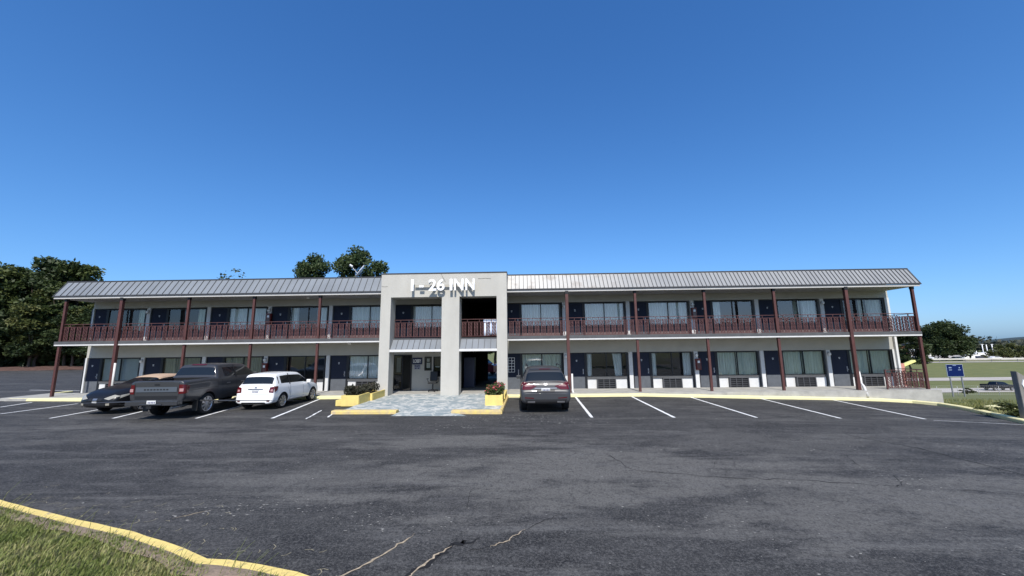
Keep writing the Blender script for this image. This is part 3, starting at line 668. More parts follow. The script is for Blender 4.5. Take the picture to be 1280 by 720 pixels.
# posts
PXs = [-25.30]+[-21.99+3.66*i for i in range(4)]+[2.41+3.66*i for i in range(5)]+[20.60]
for i, x in enumerate(PXs):
    w = .076 if i in (1, 5, 9) else .058
    y = YP-.12 if i in (1, 5, 9) else YP
    g = 0 if x < 12 else 0
    mb = MB(); mb.box(x-w, x+w, y-w-.02, y+w-.02, -.02, 5.14); p = part(mb, 'post', [MT['red']])
    mb = MB(); mb.box(x-w-.012, x+w+.012, y-w-.032, y+w-.008, 5.14, 5.30); mb.build('post_cap', [MT['cap']], p)
mb = MB(); mb.tube([(-21.87,20.86,1.75),(-21.87,20.86,.02)], .05, 8); mb.tube([(-21.87,20.86,.5),(-21.87,20.7,.1)], .045, 8); part(mb, 'downspout', [MT['trimwhite']])
mb = MB(); mb.tube([(2.56,20.9,.95),(2.56,20.9,.12),(2.56,20.6,.0)], .05, 8); part(mb, 'downspout', [MT['trimwhite']])
mb = MB(); mb.tube([(17.17,20.9,.92),(17.17,20.86,.35),(17.2,20.78,.2),(17.2,20.6,-.3)], [.05,.05,.065,.065], 8); part(mb, 'downspout', [MT['trimwhite']])
# iron railings with scrollwork
def rail_mesh(L, h=1.0, name='railing'):
    mb = MB(); r = .012
    mb.box(0, L, -.022, .022, h-.028, h); mb.box(0, L, -.012, .012, h-.17, h-.148); mb.box(0, L, -.013, .013, .07, .095)
    n = max(2, round(L/.335)); p = L/n
    for i in range(n+1):
        if 0 < i < n and i % 2: mb.box(i*p-.012, i*p+.012, -.012, .012, h-.15, h-.026)
    for i in range(n):
        x0 = i*p + .05; w = p*.58
        for x in (x0, x0+w): mb.box(x-.017, x+.017, -.010, .010, .092, h-.168)
        z0, z1 = .10, h-.175; k = 4
        for s_ in (0, 1):
            path = []
            for q in range(k*6+1):
                t_ = q/(k*6); path.append((x0+w/2 + (w/2-.02)*math.sin(t_*k*math.pi + s_*math.pi)*1.0, 0, z0+(z1-z0)*t_))
            mb.tube(path, .0135, 4, caps=False)
        for q in range(k):
            zc = z0+(z1-z0)*(q+.5)/k
            mb.obox((x0+w/2, 0, zc), (.030,0,.030), (0,.007,0), (-.012,0,.012))
    return mb.mesh(name, [MT['redrail']])
def railing(x0, x1, y, z, h=1.0, rz=0):
    o = bpy.data.objects.new('railing', rail_mesh(x1-x0, h)); COL.objects.link(o); place(o, x0, y, z); o.rotation_euler = (0,0,rz); return o
P2 = PXs[:5] + [-7.46]
for a, b_ in zip(P2, P2[1:]): railing(a+.07, b_-.06, YP, F2)
P2 = [-.78] + PXs[5:]
for a, b_ in zip(P2, P2[1:]): railing(a+.07, b_-.06, YP, F2)
railing(-6.90, -4.22, 21.12, F2); railing(-3.26, -1.33, 21.12, F2)
railing(0, 1.6, 0, F2, rz=math.pi/2).location = (20.60, 21.12, F2)
railing(0, 1.6, 0, F2, rz=math.pi/2).location = (-25.30, 21.12, F2)
railing(18.62, 20.52, YP, 0, .98); railing(0, 1.55, 0, 0, .98, rz=math.pi/2).location = (20.60, 21.15, 0)
mb = MB(); mb.box(18.58,18.63,YP-.03,YP+.03,0,1.0); part(mb, 'railing_post', [MT['redrail']])

# doors, windows, air conditioners: built once, then copied along the two floors
MT['kick'] = mat('grey_blue_kick_panel', (.098,.106,.118), .7, var=.12, scale=5, spec=.1)  # sun below the balcony's shadow line, put into the lower door's colour
def mk_door():
    mb = MB(); mb.box(-.445, .445, 0, .05, 0, 1.97); d = mb.build('door', [MT['door']])
    f = MB(); f.box(-.51,-.447,-.03,.06,0,2.0); f.box(.447,.51,-.03,.06,0,2.0); f.box(-.447,.447,-.03,.06,1.972,2.0); f.build('door_frame', [MT['frame']], d)
    lit = MB(); lit.box(-.44,.44,-.006,-.0005,.02,.66); lit.build('kick_panel', [MT['kick']], d)
    k = MB(); k.box(.33,.385,-.012,0,.80,1.08); k.lathe([(.0,-.075),(.03,-.07),(.034,-.05),(.016,-.03),(.016,0)], 12, 'y', (.357,0,.92)); k.build('handle', [MT['metal']], d)
    q = MB(); q.box(-.045,.045,-.006,0,1.56,1.585); q.box(-.035,.035,-.006,0,1.50,1.525); q.build('number_plate', [MT['white']], d)
    s_ = MB(); s_.box(-.447,.447,-.06,.0,-.018,.012); s_.build('threshold', [MT['metal']], d)
    return d
W0, W1 = 1.14, 3.50                 # window span measured from its pilaster
def mk_window(x1=W1):
    w = x1-W0; zb, zt_ = .66, 1.98
    f = MB()
    f.box(0,.07,-.02,.08,.0,zt_); f.box(w-.07,w,-.02,.08,.0,zt_); f.box(.07,w-.07,-.02,.08,zt_-.05,zt_); f.box(.07,w-.07,-.02,.08,zb-.10,zb+.02)
    xm = w*.5; f.box(xm-.022,xm+.022,-.005,.06,zb+.02,zt_-.05)
    o = f.build('window', [MT['frame']])
    s_ = MB(); s_.box(.05,w-.05,-.05,-.021,zb-.13,zb-.02); s_.build('sill', [MT['slab']], o)
    for a, b_ in ((.07,xm-.022),(xm+.022,w-.07)):
        g = MB(); g.face([(a,.03,zb+.02),(b_,.03,zb+.02),(b_,.03,zt_-.05),(a,.03,zt_-.05)]); g.build('pane', [MT['glass']], o, fix=False)
    pn = MB(); pn.box(.07,w-.07,.0,.06,.0,zb-.135); pn.build('lower_panel', [MT['pilaster']], o)
    return o
def mk_ac():
    mb = MB(); W, H = 1.06, .56
    mb.box(0,W,-.16,-.001,0,.035); mb.box(0,W,-.16,-.001,H-.04,H); mb.box(0,.05,-.16,-.001,.035,H-.04); mb.box(W-.05,W,-.16,-.001,.035,H-.04)
    a = mb.build('air_conditioner', [MT['ac']], bevel=.006)
    g = MB(); g.box(.05,W-.05,-.09,-.002,.035,H-.04,1)
    for i in range(4): z = .105+i*.105; g.box(.055,W-.055,-.135,-.09,z,z+.020,0)
    for i in (1,2): g.box(.05+(W-.1)*i/3-.015,.05+(W-.1)*i/3+.015,-.145,-.09,.036,H-.041,0)
    g.build('grille', [MT['ac'], MT['ac_dark']], a); return a
def curtain_mesh(x0, x1, zb, zt_, m, seed=0, pleat=.15, amp=.042, y=.17, taper=0):
    mb = MB(); n = max(8, int((x1-x0)/.022)); r_ = random.Random(seed)
    rowsz = [zt_, zt_-.3*(zt_-zb), zb+.35*(zt_-zb), zb]; ph = r_.uniform(0, 6)
    for zi, z in enumerate(rowsz):
        for i in range(n+1):
            t_ = i/n; x = x0+(x1-x0)*t_
            if taper: c = x0 if taper < 0 else x1; x = c+(x-c)*(1-.09*zi*(1 if taper > 0 else .3))
            q = t_*(x1-x0)/pleat*6.283
            mb.v.append((x, y+amp*math.sin(q+ph+.5*math.sin(q*.37+seed)+zi*.12)+amp*.35*math.sin(q*2.3+seed), z))
    for j in range(3):
        for i in range(n): a = j*(n+1)+i; mb.f.append((a,a+1,a+n+2,a+n+1)); mb.m.append(0); mb.sm.append(True)
    return mb.mesh('curtain', [m])
def add_curtains(win, kind, seed):
    w = W1-W0; zb, zt_ = .62, 1.95; L = []
    G, Wm, B_ = MT['curtain_g'], MT['curtain_w'], MT['curtain_b']
    if kind == 'gclosed': L = [(.06,w/2-.03,G,0),(w/2+.02,w-.06,G,0)]
    if kind == 'wclosed': L = [(.06,w-.06,Wm,0)]
    if kind == 'bclosed': L = [(.06,w/2+.2,B_,0),(w/2+.15,w-.06,B_,0)]
    if kind == 'sides': L = [(.06,.38,Wm,-1),(w-.82,w-.28,Wm,1)]
    if kind == 'sides2': L = [(.06,.33,Wm,0),(w-.5,w-.06,Wm,0)]
    if kind == 'right': L = [(w-.62,w-.15,G,0)]
    if kind == 'rightw': L = [(w*.45,w*.58,G,0),(w-.85,w-.06,Wm,0)]
    if kind == 'left': L = [(.08,.55,Wm,0)]
    if kind == 'leftright': L = [(.06,.5,Wm,0),(w-.75,w-.06,Wm,0)]
    if kind == 'bclosed': pass
    for a, b_, m, tp in L:
        c = bpy.data.objects.new('curtain', curtain_mesh(a, b_, zb, zt_, m, seed, taper=tp)); link(c, win); seed += 1
    if kind == 'blind':
        mb = MB()
        for k in range(38): z = .66+k*.0345; mb.obox(((w)/2,.14,z), (w/2-.06,0,0), (0,.012,.006), (0,-.004,.012))
        mb.build('blind', [MT['blind']], win)
MT['uppanel'] = mat('maroon_grey_panel', (.135,.095,.092), .8, var=.1, scale=4)
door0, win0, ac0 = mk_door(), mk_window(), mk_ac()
first = True
kinds = {('L',0):['blind','right'],('L',1):['bclosed','right'],('L',2):['bclosed','wclosed'],('L',3):['none','leftright'],('L',4):['wclosed','wclosed'],('L',5):[None,'wclosed'],
         ('R',0):['gclosed','wclosed'],('R',1):['sides','wclosed'],('R',2):['sides2','wclosed'],('R',3):['gclosed','left'],('R',4):['gclosed','rightw'],('R',5):['gclosed','rightw']}
bright = {('L',4,0),('L',5,1),('R',0,1),('R',1,1),('R',2,1),('R',3,1),('L',3,0),('R',4,1),('R',0,0)}
for side, pil in (('L', pilL), ('R', pilR)):
    for i, xp in enumerate(pil):
        for fl in (0, 1):
            kd = kinds[(side, i)][fl]
            if kd is None: continue
            z = (0, F2)[fl]
            if first: d, w, a = door0, win0, ac0; first = False
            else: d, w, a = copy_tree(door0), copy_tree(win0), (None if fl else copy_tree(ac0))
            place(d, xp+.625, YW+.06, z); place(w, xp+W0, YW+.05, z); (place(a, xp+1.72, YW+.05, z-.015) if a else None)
            if fl:                     # no wall unit upstairs: a dull maroon-grey panel under each window
                lp = [c_ for c_ in w.children if c_.name.startswith('lower_panel')][0]
                lp.data = lp.data.copy(); lp.data.materials[0] = MT['uppanel']
            if w is win0: pend = (w, kd, 3)
            else: add_curtains(w, kd, 17*i+5*fl+(3 if side == 'L' else 40))
            if (side, i, fl) in bright:
                for ch in w.children:
                    if ch.name.startswith('pane'): ch.data = ch.data.copy(); ch.data.materials[0] = MT['glass2']
add_curtains(*pend)
# iron gate panel standing open in front of the first right-hand door
mb = MB()
for k in range(4): mb.box(.0+k*.17, .02+k*.17, 0, .02, .95, 1.75)
for k in range(6): mb.box(0, .53, .001, .018, .95+k*.16-.01, .95+k*.16+.01)
place(mb.build('door_grille', [MT['white']]), -.98, YW-.0, 0)

# lobby front (ground floor of the portal)
mb = MB(); mb.box(-7.55, -7.46, YW, YW+.33, -.05, 2.0); mb.box(-6.36, -3.93, YW, YW+.33, -.05, .74); mb.box(-6.36, -5.64, YW, YW+.33, .74, 2.0); mb.box(-5.22,-5.13,YW,YW+.33,.74,2.0); mb.box(-4.2,-3.93,YW,YW+.33,.74,2.0); mb.box(-5.64,-5.22,YW,YW+.33,.74,1.08); mb.box(-5.64,-5.22,YW,YW+.33,1.87,2.0); mb.box(-5.13,-4.2,YW,YW+.33,1.87,2.0)
part(mb, 'lobby_wall', [MT['wall']])
mb = MB(); mb.box(-7.46,-7.40,YW-.03,YW+.1,-.04,1.98); mb.box(-6.42,-6.36,YW-.03,YW+.1,-.04,1.98); mb.box(-7.40,-6.42,YW-.03,YW+.1,1.93,1.98); mb.box(-6.93,-6.89,YW-.0,YW+.05,-.04,1.93)
lob = part(mb, 'lobby_door', [MT['frame']])
mb = MB(); mb.face([(-7.40,YW+.03,-.03),(-6.93,YW+.03,-.03),(-6.93,YW+.03,1.93),(-7.40,YW+.03,1.93)]); mb.face([(-6.89,YW+.03,-.03),(-6.42,YW+.03,-.03),(-6.42,YW+.03,1.93),(-6.89,YW+.03,1.93)])
g_ = mb.build('pane', [MT['glass']], lob, fix=False); 
mb = MB(); mb.box(-7.26,-7.02,YW+.04,YW+.05,1.0,1.82); mb.build('notice', [mat('dim_paper', (.20,.20,.19), .8)], lob)
for x0, x1, z0, z1, nm in ((-5.64,-5.22,1.08,1.87,'lobby_window'),(-5.13,-4.2,.74,1.87,'lobby_window')):
    mb = MB(); mb.box(x0,x0+.05,YW-.02,YW+.08,z0,z1); mb.box(x1-.05,x1,YW-.02,YW+.08,z0,z1); mb.box(x0+.05,x1-.05,YW-.02,YW+.08,z1-.05,z1); mb.box(x0+.05,x1-.05,YW-.02,YW+.08,z0,z0+.05)
    w_ = part(mb, nm, [MT['frame']])
    mb = MB(); mb.face([(x0+.05,YW+.03,z0+.05),(x1-.05,YW+.03,z0+.05),(x1-.05,YW+.03,z1-.05),(x0+.05,YW+.03,z1-.05)]); mb.build('pane', [MT['glass']], w_, fix=False)
    mb = MB()
    if x1 < -5.2: mb.box(-5.53,-5.33,YW+.05,YW+.06,1.22,1.52); mb.box(-5.51,-5.36,YW+.05,YW+.06,1.58,1.76)
    else: mb.box(-4.72,-4.50,YW+.05,YW+.06,1.32,1.72); mb.box(-5.02,-4.78,YW+.05,YW+.06,1.25,1.33)
    mb.build('notice', [mat('window_paper', (.5,.5,.48), .8)], w_)

# ------------------------------------------------------------ things on and around the motel
def text_mesh(txt, bold=.0, ext=.03):
    cu = bpy.data.curves.new('lettering', 'FONT'); cu.body = txt; cu.extrude = ext; cu.offset = bold; cu.resolution_u = 4
    o = bpy.data.objects.new('tmp', cu); COL.objects.link(o); dg = bpy.context.evaluated_depsgraph_get()
    me = bpy.data.meshes.new_from_object(o.evaluated_get(dg)); bpy.data.objects.remove(o); bpy.data.curves.remove(cu); return me
def fit_text(txt, x0, x1, z0, z1, yf, m, name, parent, bold=.03, ext=.03, depth=None):
    me = text_mesh(txt, bold, ext); V = np.empty(len(me.vertices)*3); me.vertices.foreach_get('co', V); V = V.reshape(-1, 3)
    lo, hi = V.min(0), V.max(0); sx, sz = (x1-x0)/(hi[0]-lo[0]), (z1-z0)/(hi[1]-lo[1]); dp = depth or .06
    N_ = np.stack([x0+(V[:,0]-lo[0])*sx, yf-(V[:,2]-lo[2])/max(1e-6, hi[2]-lo[2])*dp, z0+(V[:,1]-lo[1])*sz], 1)
    me.vertices.foreach_set('co', N_.ravel()); me.materials.clear(); me.materials.append(m); me.update()
    bm = bmesh.new(); bm.from_mesh(me); bmesh.ops.recalc_face_normals(bm, faces=bm.faces); bm.to_mesh(me); bm.free()
    return link(bpy.data.objects.new(name, me), parent)
sg = empty('letter_sign', (0,0,0), 0, 'white block letters reading I - 26 INN standing off the top of the entrance portal', 'sign')
sg.location = (-4.12, TY0, 5.3)
inv = Matrix.Translation(-Vector(sg.location))
for ch, x0, x1, z0, z1 in (('I',-5.785,-5.65,5.32,5.93),('-',-5.36,-5.12,5.50,5.60),('2',-4.86,-4.45,5.32,5.93),('6',-4.43,-4.02,5.315,5.935),('I',-3.745,-3.61,5.32,5.93),('N',-3.52,-3.03,5.32,5.93),('N',-2.92,-2.45,5.32,5.93)):
    o = fit_text(ch, x0, x1, z0, z1, TY0-.24, MT['signletter'], 'letter', sg, .018, .05, .07); o.matrix_parent_inverse = inv
mb = MB(); mb.box(-5.62,-2.46,TY0-.235,TY0-.20,5.63,5.76)
for x in (-5.7,-4.65,-3.68,-2.7): mb.box(x-.02,x+.02,TY0-.20,TY0-.001,5.66,5.72)
o = mb.build('mounting_rail', [MT['portal']], sg); o.matrix_parent_inverse = inv
ls = empty('lobby_sign', (-6.05, YW, 1.6), 0, 'navy wall sign reading LOBBY beside the dark lobby door', 'sign'); inv = Matrix.Translation(-Vector(ls.location))
mb = MB(); mb.box(-6.34,-5.77,YW-.04,YW-.001,1.44,1.82); mb.build('sign_panel', [MT['navy']], ls).matrix_parent_inverse = inv
fit_text('LOBBY', -6.28,-5.83,1.53,1.73, YW-.041, MT['white'], 'lettering', ls, .02, .03, .006).matrix_parent_inverse = inv
ls = empty('notice_sign', (-6.05, YW, 1.2), 0, 'small pale notice on the wall right under the LOBBY sign', 'sign'); inv = Matrix.Translation(-Vector(ls.location))
mb = MB(); mb.box(-6.22,-5.88,YW-.02,YW-.001,1.16,1.42); mb.build('sign_panel', [mat('grey_blue_notice', (.22,.23,.28), .6)], ls).matrix_parent_inverse = inv
mb = MB()
for x, z in ((-6.16,1.35),(-6.05,1.34),(-5.95,1.35),(-6.13,1.22),(-5.98,1.22)): mb.box(x-.04,x+.035,YW-.025,YW-.02,z-.03,z+.03)
mb.build('sign_marks', [MT['navy']], ls).matrix_parent_inverse = inv
# wall lamps and red cabinets on the pilasters between rooms
def mk_lamp():
    r = empty('wall_lamp'); mb = MB(); mb.box(-.05,.05,-.03,0,-.02,.08); mb.build('bracket', [MT['metal']], r)
    mb = MB(); mb.lathe([(0,-.13),(.05,-.115),(.075,-.06),(.07,0),(.045,.03),(0,.035)], 14, 'z', (0,-.09,0)); mb.build('lamp_globe', [MT['white']], r); return r
lamp0 = mk_lamp()
spots = [(pilL[1],0,'left-end pilaster behind the black car'),(pilL[1],1,'second pilaster from the left end'),(pilL[3],0,'pilaster behind the white hatchback'),(pilL[3],1,'balcony pilaster left of the portal'),
         (pilR[1],0,'pilaster just right of the dark SUV'),(pilR[1],1,'first balcony pilaster right of the portal'),(pilR[3],0,'pilaster in the middle of the right wing'),(pilR[3],1,'balcony pilaster in the middle of the right wing'),
         (pilR[5],0,'last pilaster of the right wing'),(pilR[5],1,'last balcony pilaster of the right wing')]
for i, (x, fl, txt) in enumerate(spots):
    o = lamp0 if i == 0 else copy_tree(lamp0); o.location = (x, YW-.013, (0, F2)[fl]+1.82)
    tag(o, ('lower' if fl == 0 else 'upper') + ' floor white wall lamp on the ' + txt, 'wall lamp', 'lamps on the room pilasters')
def mk_ext():
    r = empty('extinguisher_cabinet'); mb = MB(); mb.box(-.13,.13,-.17,0,0,.62); c = mb.build('cabinet', [MT['redbox']], r, bevel=.008)
    mb = MB(); mb.box(-.09,.09,-.178,-.171,.06,.56); mb.build('cabinet_door', [mat('dim_cabinet_glass', (.09,.05,.05), .15)], r)
    mb = MB(); mb.box(-.06,.06,-.182,-.179,.38,.50); mb.build('notice', [MT['white']], r); return r
ext0 = mk_ext()
for i, (x, fl, txt) in enumerate([(pilR[3],0,'lower red fire extinguisher cabinet on a right wing pilaster'),(pilR[3],1,'upper red fire extinguisher cabinet on a right wing balcony pilaster'),(pilL[3],0,'lower red fire extinguisher cabinet above the white hatchback'),(pilL[3],1,'upper red fire extinguisher cabinet on the left wing balcony')]):
    o = ext0 if i == 0 else copy_tree(ext0); o.location = (x+.05, YW-.013, (0, F2)[fl]+.98); tag(o, txt, 'cabinet', 'fire extinguisher cabinets')
for x, txt in ((-9.85, 'left wing ceiling near the portal'), (-10.4, None)):
    pass
def ceiling_lamp(x, z, label):
    r = empty('ceiling_lamp', (x, 21.75, z), 0, label, 'lamp', 'round lamps under the walkway ceilings')
    mb = MB(); mb.lathe([(.10,0),(.10,-.03),(.085,-.03)], 14); mb.build('base', [MT['metal']], r); mb = MB(); mb.lathe([(.085,-.03),(.075,-.09),(0,-.11)], 14); mb.build('lamp_globe', [MT['white']], r)
ceiling_lamp(-9.6, 2.70, 'round white lamp under the balcony just left of the portal'); ceiling_lamp(-12.1, 5.30, 'round white lamp under the left wing roof soffit')
# towel over the portal railing
mb = MB(); n = 22
for j, z in enumerate((F2+.98, F2+.7, F2+.4, F2+.12)):
    for i in range(n+1):
        t_ = i/n; mb.v.append((-2.08+.72*t_, 21.19-.02*math.sin(t_*19)*min(1,j)-.012*j, z-.05*math.sin(t_*7)*(j == 3)))
for j in range(3):
    for i in range(n): a = j*(n+1)+i; mb.f.append((a,a+1,a+n+2,a+n+1)); mb.m.append(0 if (i//2) % 2 else 1); mb.sm.append(True)
mb2 = mb.build('towel', [mat('white_towel', (.72,.76,.82), .9, var=.06), mat('pale_blue_stripe', (.45,.55,.75), .9)])
md = mb2.modifiers.new('t', 'SOLIDIFY'); md.thickness = .012
tag(mb2, 'white and pale blue striped towel hung behind the railing of the upper portal opening', 'towel')
# satellite dish on the roof
r = empty('satellite_dish', (-10.6, 25.2, 6.2), 0, 'white satellite dish on the roof just left of the portal', 'satellite dish')
mb = MB(); c = Vector((0,0,1.15)); ax = Vector((-.62,-.30,.45)).normalized(); u = ax.orthogonal().normalized(); v = ax.cross(u)
rings = [(0,0),(.18,.015),(.36,.06),(.52,.125)]
for rr, h in rings:
    for k in range(24): a = k*math.pi/12; mb.v.append(tuple(c + ax*h + rr*(math.cos(a)*u+math.sin(a)*v)))
for i in range(3):
    for k in range(24): mb.f.append((i*24+k, i*24+(k+1)%24, (i+1)*24+(k+1)%24, (i+1)*24+k)); mb.m.append(0); mb.sm.append(True)
d = mb.build('dish', [MT['white']], r); md = d.modifiers.new('t', 'SOLIDIFY'); md.thickness = .02
mb = MB(); mb.tube([(0,0,0),(0,0,1.1)], .035, 8); mb.tube([(.3,.3,0),(0,0,.8)], .02, 6); mb.build('mast', [MT['metal']], r)
tip = c + ax*.75
mb = MB(); mb.tube([tuple(c - v*.3), tuple(tip)], .018, 6); mb.obox(tip, ax*.1, u*.05, v*.05); mb.build('feed_arm', [MT['white']], r)
# planters
def planter(name, loc, w, d, h, label, m, tier=False):
    r = empty(name, loc, 0, label, 'planter'); mb = MB(); t_ = .09
    mb.box(-w/2,w/2,-d/2,-d/2+t_,0,h); mb.box(-w/2,w/2,d/2-t_,d/2,0,h); mb.box(-w/2,-w/2+t_,-d/2+t_,d/2-t_,0,h); mb.box(w/2-t_,w/2,-d/2+t_,d/2-t_,0,h)
    mb.build('planter_wall', [m], r, bevel=.012)
    if tier: mb = MB(); mb.box(-w/2-.28,-w/2-.002,-d/2+.1,-d/2+.9,0,h*.55); mb.build('planter_step', [m], r, bevel=.012)
    mb = MB(); mb.box(-w/2+t_,w/2-t_,-d/2+t_,d/2-t_,0,h-.06); mb.build('soil', [MT['soil']], r); return r
planter('planter_box', (-7.55, 18.05, -.12), .78, 1.25, .46, 'front yellow planter box with the darker shrub left of the entrance paving', MT['yellow'], True)
planter('planter_box', (-7.42, 19.65, -.12), .72, 1.85, .40, 'long yellow planter box behind the front one against the left portal pier', MT['yellow'])
planter('planter_box', (-1.22, 17.35, -.12), .74, .95, .48, 'yellow planter box holding pink flowers right of the entrance paving', MT['yellow'])
planter('planter_box', (-1.02, 19.2, -.12), .42, 2.2, .36, 'narrow yellow planter box behind the flowers beside the right portal pier', MT['yellow'])
def bush_mesh(blobs, n, size, name, mats, petals=0, stems=True):
    mb = MB(); tot = sum(b_[3]*b_[4]*b_[5] for b_ in blobs)
    for bx_, by_, bz_, rx, ry, rz_ in blobs:
        for _ in range(int(n*rx*ry*rz_/tot)):
            d_ = Vector((random.gauss(0,1), random.gauss(0,1), random.gauss(0,1))).normalized()*(random.random()**.45)
            p = Vector((bx_+d_.x*rx, by_+d_.y*ry, bz_+d_.z*rz_)); s_ = size*random.uniform(.6, 1.4)
            a = Vector((random.gauss(0,1), random.gauss(0,1), random.gauss(0,1))).normalized(); b2 = a.orthogonal().normalized()
            m = 1 if (petals and d_.z > .1 and random.random() < petals) else 0
            k = s_*(.9 if m else 1)
            mb.face([p-a*k, p+b2*k*.5, p+a*k, p-b2*k*.5], m, True)
    return mb.mesh(name, mats, fix=False)
def shrub(loc, blobs, n, size, label, mats, petals=0, stemh=.3):
    r = empty('shrub', loc, 0, label, 'shrub'); mb = MB()
    for k in range(7): a = k*.9; mb.tube([(.05*math.cos(a),.05*math.sin(a),0),(.16*math.cos(a),.16*math.sin(a),stemh*1.6)], .008, 5)
    mb.build('stems', [MT['bark']], r); link(bpy.data.objects.new('foliage', bush_mesh(blobs, n, size, 'foliage', mats, petals)), r); return r
shrub((-7.6,17.95,.25), [(-.16,0,.26,.30,.36,.24),(.18,.15,.20,.26,.36,.2),(-.05,-.2,.40,.14,.18,.14)], 800, .05, 'dark brownish shrub in the front yellow planter left of the entrance', [MT['leaf_shrub']])
shrub((-7.45,19.3,.22), [(0,-.4,.24,.30,.45,.22),(.05,.3,.27,.32,.5,.25)], 800, .05, 'dark low shrub in the long planter beside the left portal pier', [MT['leaf_shrub']])
shrub((-8.2,20.9,-.0), [(0,0,.30,.5,.35,.26)], 450, .05, 'dark brownish shrub in front of the window left of the portal', [MT['leaf_shrub']])
shrub((-1.2,17.35,.28), [(-.12,0,.24,.32,.34,.24),(.2,.05,.32,.24,.3,.26),(-.28,0,.16,.18,.3,.16),(.05,0,.48,.13,.16,.14),(.32,0,.46,.10,.14,.14),(-.30,.1,.36,.10,.14,.12)], 950, .05, 'flowering bush with pink and red blooms in the right yellow planter', [MT['leaf_flower'], MT['petal']], .34)
# office chair by the lobby
r = empty('office_chair', (-5.0, 22.2, -.03), 0, 'black office chair standing against the lobby wall by the centre pier', 'chair')
mb = MB()
for k in range(5): a = k*1.2566+.3; mb.tube([(0,0,.12),(.28*math.cos(a),.28*math.sin(a),.07)], .022, 6); mb.lathe([(.0,-.02),(.035,-.018),(.035,.018),(0,.02)], 8, 'x', (.28*math.cos(a),.28*math.sin(a),.036))
mb.tube([(0,0,.1),(0,0,.44)], .03, 8); mb.build('base', [MT['black']], r)
mb = MB(); mb.box(-.24,.24,-.24,.22,.44,.52); mb.build('seat', [MT['black']], r, bevel=.03)
mb = MB(); mb.obox((0,.25,.82), (.21,0,0), (0,.03,-.006), (0,.05,.26)); mb.build('backrest', [MT['black']], r, bevel=.025)
mb = MB()
for s_ in (-1,1): mb.tube([(s_*.22,.1,.46),(s_*.30,.08,.56),(s_*.30,.05,.68)], .016, 6); mb.box(s_*.30-.03,s_*.30+.03,-.13,.12,.68,.71)
mb.build('armrest', [MT['black']], r)

# ------------------------------------------------------------ vehicles
MT['tyre'] = mat('tyre_rubber', (.012,.012,.013), .8); MT['rim'] = mat('alloy_rim', (.50,.50,.52), .3, .75)
MT['arch'] = mat('wheel_well', (.006,.006,.006), .9); MT['carglass'] = mat('tinted_car_glass', (.008,.010,.012), .04, spec=.6)
MT['taillamp'] = mat('red_lamp_lens', (.085,.004,.007), .2, spec=.4, coat=.3); MT['headlamp'] = mat('headlamp_lens', (.30,.285,.24), .15, spec=.6, coat=.4)
MT['clearlens'] = mat('pale_lamp_lens', (.38,.22,.22), .15, coat=.3)
MT['chrome'] = mat('bright_trim', (.34,.34,.35), .3, .8); MT['cartrim'] = mat('black_car_trim', (.012,.012,.013), .5); MT['plate'] = mat('white_plate', (.62,.62,.60), .5)
MT['platemark'] = mat('plate_characters', (.05,.06,.15), .6)
def paint(name, c, rough=.28, metal=.0, coat=.7, spec=.5): return mat(name, c, rough, metal, coat=coat, spec=spec)
def wheel_at(root, x, y, r, w, side, nspoke, rim_m, rfrac=.68):
    """tyre as the wheel part, rim and hub as its sub-parts; side +1 faces +x"""
    t = MB(); t.lathe([(r*rfrac,-w/2),(r*.9,-w/2),(r*.985,-w*.38),(r,-w*.2),(r,w*.2),(r*.985,w*.38),(r*.9,w/2),(r*rfrac,w/2)], 36, 'x')
    wo = t.build('wheel', [MT['tyre']], root, (x, y, r))
    m = MB(); R1 = r*rfrac; s = side
    m.lathe([(R1+.002,s*w/2*.98),(R1*.94,s*w/2*.99),(R1*.9,s*w*.36),(R1*.86,s*.0)], 36, 'x')
    m.lathe([(R1*.87,s*.02),(.0,s*.02)], 24, 'x', m=1, smooth=False)
    for k in range(nspoke):
        for off in (-.10, .10):
            a = 2*math.pi*k/nspoke + off; d = Vector((0, math.cos(a), math.sin(a))); q = Vector((0,-math.sin(a),math.cos(a)))
            m.obox(Vector((s*w*.40,0,0))+d*R1*.52, d*R1*.40, q*R1*.055, (.016,0,0))
    m.lathe([(R1*.2,s*w*.36),(R1*.17,s*w*.47),(0,s*w*.48)], 16, 'x')
    m.build('rim', [rim_m, MT['arch']], wo)
    return wo
def ring_pts(st):
    y, w, zb, belt, wb, wt, zt_, zr = st[:8]
    h = belt-zb
    return [(0,zb),(w*.82,zb),(w*.965,zb+.07),(w,zb+h*.36),(w*.995,zb+h*.62),(w*.975,belt-.06),(wb,belt),(wt,zt_),(wt*.88,zt_+(zr-zt_)*.55),(wt*.5,zr-(zr-zt_)*.10),(0,zr)]
